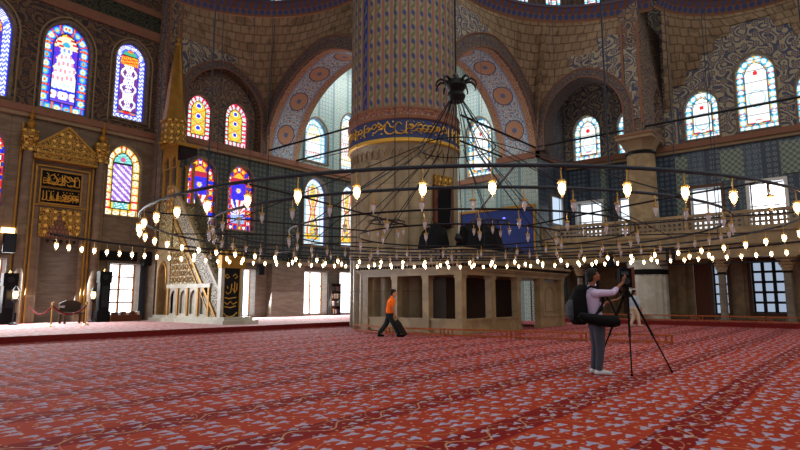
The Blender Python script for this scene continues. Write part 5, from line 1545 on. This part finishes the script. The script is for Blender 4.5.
MB().lathe([(.05, 1.34), (.06, 1.38), (.06, 1.42), (.03, 1.46), (.03, 1.52)], 12).build('head', 'black', tr, True)
MB().tube([(0, 0, 1.0), (0, 0, 1.36)], .018, 8).build('centre_column', 'iron', tr, True)
cm = thing('panoramic_camera', 'tall black boxy camera mounted on the tripod', 'camera', TP, RZ)
MB().box(-.14, .06, -.07, .07, 1.52, 1.86).build('body', 'black', cm)
MB().box(.06, .11, -.09, .09, 1.50, 1.88).build('side_plate', 'wood_brown', cm)
ln = MB().lathe([(.055, 0), (.06, .03), (.05, .08), (.058, .1)], 16).build('lens', 'black_gloss', cm, True)
ln.location = (-.06, -.07, 1.63); ln.rotation_euler = (pi / 2, 0, 0)
MB().box(-.12, .0, -.09, -.07, 1.74, 1.80).build('control_panel', 'dark_grey', cm)
MB().tube([(-.13, 0, 1.55), (-.17, 0, 1.48), (-.1, 0, 1.42)], .03, 8).build('grip', 'black', cm, True)

# man in orange
J = dict(head=(.12, 0, 1.50), k=.98, tilt=-.10, neck=(.07, 0, 1.36),
         torso=[(-.02, 0, .72, .11, .15), (-.02, 0, .80, .12, .16), (-.01, 0, .90, .115, .15), (.02, 0, 1.05, .12, .16), (.05, 0, 1.2, .125, .18), (.06, 0, 1.28, .10, .165), (.07, 0, 1.33, .055, .085)],
         sh_n=(.05, -.19, 1.24), el_n=(.12, -.24, .97), wr_n=(.17, -.22, .74), hd_n=(.1, 0, -1), hs_n=(1, 0, 0),
         sh_f=(.05, .19, 1.24), el_f=(-.0, .24, .98), wr_f=(.10, .22, .76), hd_f=(.15, 0, -1), hs_f=(1, 0, 0),
         hip_n=(-.01, -.08, .76), kn_n=(.14, -.08, .43), an_n=(.30, -.08, .085), toe_n=(.47, -.09, .034),
         hip_f=(-.01, .08, .76), kn_f=(-.14, .09, .42), an_f=(-.36, .10, .11), toe_f=(-.22, .11, .036))
ML = (14.55, 12.93, 0)
person('person', 'person in bright orange t-shirt and dark trousers walking past the tribune', ML, RZ, J,
       dict(skin='skin', shirt='shirt_orange', trousers='trousers_dark', shoe='black', sleeve=.6, leg=(.11, .085, .075)))
vb = thing('carried_case', 'long dark case held low by the walking person in orange', 'case', ML, RZ)
c = MB(); c.tube([(.22, -.24, .58), (.30, -.24, .45), (.44, -.24, .2), (.56, -.24, .075)], [.05, .10, .10, .07], 10); fuse(c, 'body', 'dark_shade', vb, .014, 2)
MB().tube([(.16, -.24, .62), (.2, -.24, .70), (.26, -.24, .58)], .014, 6).build('handle', 'black', vb, True)
# distant visitor
dpos = (30.0 * 0 + 27.6, hy(634, 27.6), 0)
J = dict(head=(.02, 0, 1.58), k=1.0, tilt=0, neck=(.0, 0, 1.43),
         torso=[(0, 0, .78, .11, .15), (0, 0, .88, .12, .16), (0, 0, .98, .115, .15), (0, 0, 1.12, .12, .16), (0, 0, 1.26, .12, .18), (0, 0, 1.34, .10, .165), (0, 0, 1.40, .055, .085)],
         sh_n=(0, -.19, 1.31), el_n=(.1, -.24, 1.05), wr_n=(.22, -.2, .86), hd_n=(.3, 0, -1), hs_n=(1, 0, 0),
         sh_f=(0, .19, 1.31), el_f=(-.08, .24, 1.05), wr_f=(-.05, .22, .82), hd_f=(.15, 0, -1), hs_f=(1, 0, 0),
         hip_n=(.0, -.08, .82), kn_n=(.12, -.08, .46), an_n=(.16, -.08, .085), toe_n=(.32, -.09, .034),
         hip_f=(-.0, .08, .82), kn_f=(-.02, .09, .45), an_f=(-.14, .10, .10), toe_f=(.0, .11, .036))
person('person', 'distant person in pale blue top and cream trousers seen between tripod legs', dpos, RZ, J,
       dict(skin='skin', shirt='shirt_blue', trousers='cloth_cream', shoe='cloth_cream', sleeve=1.6))
